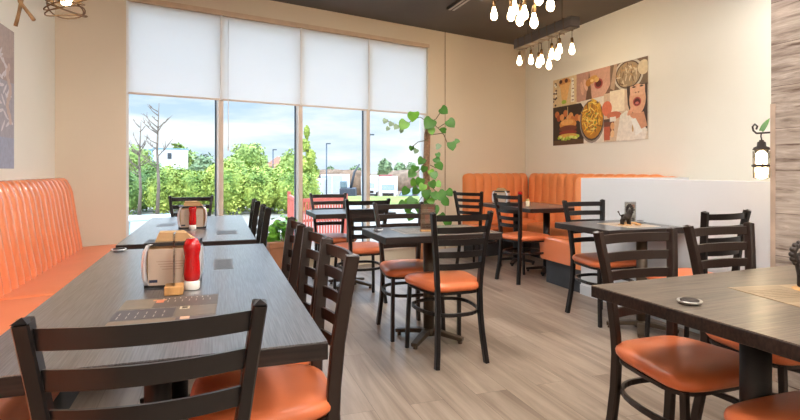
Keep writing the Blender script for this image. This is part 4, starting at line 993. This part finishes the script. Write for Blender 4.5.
def truck(px, Z, label, red=False):
    p = G((px - 400) / F * Z, Z); t = thing('box_truck', (p.x, p.y, -2.75), -R(19.24), label, 'truck', 'parked trucks')
    body = mat('truck_red', (150, 62, 54), .5) if red else M_TRW
    MB().box((-1.15, 1.6, .8), (1.15, 6.5, 3.1), b=.05).build('cargo_box', body, t)
    m = MB(); pr = [(0, .5), (0, 1.25), (.35, 1.35), (.75, 2.2), (1.6, 2.3), (1.6, .5)]
    m.loft([[(x, y, z) for y, z in pr] for x in (-1.0, 1.0)], smooth=False); m.build('cab', body, t)
    m = MB().add([(-.85, .36, 1.40), (.85, .36, 1.40), (.78, .70, 2.12), (-.78, .70, 2.12)], [(0, 1, 2, 3)]); m.v = [(a, b - .02, c) for a, b, c in m.v]; m.build('windshield', M_WSH, t)
    MB().box((-.7, -.03, .75), (.7, 0, 1.1)).build('grille', M_IRON, t); MB().box((-1.02, -.06, .42), (1.02, 0, .62)).build('bumper', M_IRON, t)
    wheels(t, (-.9, .9), (.9, 5.2), .42)
truck(388, 65, 'white box truck facing the window left of the moss pole')
truck(368.5, 73, 'white box truck half hidden by the third mullion')
p_ = truck(385, 88, 'dark red truck parked behind the white ones', True)
def car(px, Z, label, c):
    p = G((px - 400) / F * Z, Z); t = thing('parked_car', (p.x, p.y, -2.72), -R(40), label, 'car', 'parked cars')
    m = MB(); pr = [(-.0, .35), (0, .8), (.9, .95), (1.5, 1.4), (2.9, 1.42), (3.7, .98), (4.3, .9), (4.3, .35)]
    m.loft([[(x, y, z) for y, z in pr] for x in (-.85, .85)], smooth=False); m.build('body', c, t)
    MB().add([(-.7, .93, .99), (.7, .93, .99), (.62, 1.46, 1.37), (-.62, 1.46, 1.37)], [(0, 1, 2, 3)]).build('windshield', M_WSH, t); wheels(t, (-.8, .8), (.8, 3.5), .33)
CD = mat('car_dark_paint', (60, 62, 68), .3)
car(403, 60, 'dark car parked right of the white trucks', CD); car(413, 72, 'dark car parked just left of the moss pole', mat('car_grey_paint', (120, 124, 130), .3)); car(421, 58, 'dark car behind the moss pole', CD)
# excavator + crane arms
def crane(px, Z, tip, label):
    p = G((px - 400) / F * Z, Z); t = thing('excavator', (p.x, p.y, -2.75), -R(19.24), label, 'excavator', 'yard excavators')
    MB().box((-.9, -1, 0), (.9, 1.6, .8), b=.2).build('tracks', M_TYRE, t); MB().box((-.85, -1, .85), (.85, 1.8, 1.9), b=.1).build('body', mat('machine_dark', (62, 68, 78), .6), t)
    MB().box((-.8, -.9, 1.9), (-.1, .5, 2.7), b=.08).build('cab', M_WSH, t)
    MB().tube([(.3, 0, 1.8), (tip[0] * .55, 0, tip[1] * .8), (tip[0], 0, tip[1])], [.16, .13, .08], 8).build('boom', mat('machine_boom', (80, 84, 92), .6), t)
crane(348, 60, (1.3, 4.6), 'dark excavator in the third pane with its arm raised'); crane(324, 80, (-2.0, 4.5), 'excavator behind the white trailers, arm raised towards the hedge')
for (px, Z, w, h, c, lb) in ((352, 85, 6, 4.0, (128, 104, 84), 'brown scrap heap behind the excavator'), (333, 92, 7, 4.1, (126, 104, 86), 'brown scrap heap behind the trailers'), (412, 104, 9, 4.0, (130, 110, 92), 'brown heap behind the dark cars')):
    p = G((px - 400) / F * Z, Z)
    m = MB().loft([[(w * k * cos(2 * pi * j / 14) * (1 + .12 * sin(3 * j)), w * .6 * k * sin(2 * pi * j / 14), z * (1 + .05 * sin(5 * j + z))) for j in range(14)] for k, z in ((.6, 0), (.55, h * .5), (.5, h * .8), (.4, h * .93), (.05, h * .97))])
    tag(m.build('scrap_heap', mat('heap_%d' % px, c, .9, var=.3, scale=1.5, bump=1, bscale=3), loc=(p.x, p.y, -2.8)), lb, 'scrap heap', 'heaps in the yard')

# red slatted patio fence
fA, fB = W(345.5, 9.6), W(298, 9.0)
def fence(a, b, n, label):
    a = Vector((a.x, a.y, 0)); b = Vector((b.x, b.y, 0)); L = (b - a).length; d = (b - a).normalized(); rz = math.atan2(d.y, d.x)
    t = thing('patio_fence', (a.x, a.y, -.11), rz, label, 'fence', 'red patio fence')
    MB().box((0, -.02, .74), (L, .03, .80)).box((0, 0, .40), (L, .02, .44)).box((0, 0, .08), (L, .02, .14)).build('rail', M_REDF, t)
    for k in range(n):
        x = L * (k + .5) / n; MB().box((x - L / n * .3, -.015, .05), (x + L / n * .3, 0, .78)).build('picket', M_REDF, t)
    for x in (0, L): MB().box((x - .03, -.03, 0), (x + .03, .03, .86)).build('post', M_REDF, t)
fence(fB, fA, 17, 'red slatted patio fence outside, seen behind the window table')
fence(W(289, 10.6), W(297, 9.05), 5, 'short return panel of the red patio fence beside the second mullion')
# patio table outside at the left
p = W(152, 9.5)
t = thing('patio_table', (p.x, p.y, -.11), R(20), 'pale blue outdoor table beyond the far end of the long tables', 'table')
MB().box((-.55, -.4, .42), (.55, .4, .46), b=.01).build('tabletop', mat('pale_blue_paint', (190, 222, 232), .5), t)
for sx in (-.45, .45):
    for sy in (-.3, .3): MB().tube([(sx, sy, 0), (sx, sy, .42)], .03, 8).build('leg', mat('pale_blue_paint', (190, 222, 232), .5), t)

# ------------------------------------------------------------------ sky and sun
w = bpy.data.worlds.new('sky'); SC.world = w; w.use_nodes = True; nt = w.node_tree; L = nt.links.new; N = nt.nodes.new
bg = nt.nodes['Background']; tc = N('ShaderNodeTexCoord'); se = N('ShaderNodeSeparateXYZ'); L(tc.outputs['Generated'], se.inputs[0])
rp = N('ShaderNodeValToRGB'); e = rp.color_ramp.elements
e[0].position = 0; e[0].color = srgb((196, 214, 230)); e[1].position = 1; e[1].color = srgb((96, 146, 206))
x = e.new(.08); x.color = srgb((186, 208, 230)); x = e.new(.3); x.color = srgb((140, 180, 220))
L(se.outputs['Z'], rp.inputs['Fac'])
mp = N('ShaderNodeMapping'); mp.inputs['Scale'].default_value = (2.2, 2.2, 11); L(tc.outputs['Generated'], mp.inputs['Vector'])
nz = N('ShaderNodeTexNoise'); nz.inputs['Scale'].default_value = 1.7; nz.inputs['Detail'].default_value = 7; nz.inputs['Roughness'].default_value = .55; L(mp.outputs['Vector'], nz.inputs['Vector'])
cr = N('ShaderNodeValToRGB'); cr.color_ramp.elements[0].position = .40; cr.color_ramp.elements[1].position = .60; L(nz.outputs['Fac'], cr.inputs['Fac'])
mx = N('ShaderNodeMix'); mx.data_type = 'RGBA'; L(cr.outputs['Color'], mx.inputs['Factor']); L(rp.outputs['Color'], mx.inputs['A']); mx.inputs['B'].default_value = srgb((232, 236, 240))
L(mx.outputs['Result'], bg.inputs['Color']); 
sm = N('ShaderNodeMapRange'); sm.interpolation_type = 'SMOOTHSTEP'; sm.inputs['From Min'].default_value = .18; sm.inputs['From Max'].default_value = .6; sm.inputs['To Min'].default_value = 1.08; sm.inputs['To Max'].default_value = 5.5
L(se.outputs['Z'], sm.inputs['Value']); L(sm.outputs[0], bg.inputs['Strength'])   # sky above the view boosted to brighten blinds and room
sl = bpy.data.lights.new('sun', 'SUN'); sl.energy = 1.8; sl.angle = R(1); sl.color = (1, .95, .86)
so = bpy.data.objects.new('sun', sl); COL.objects.link(so); so.rotation_euler = (R(42), 0, R(-35))
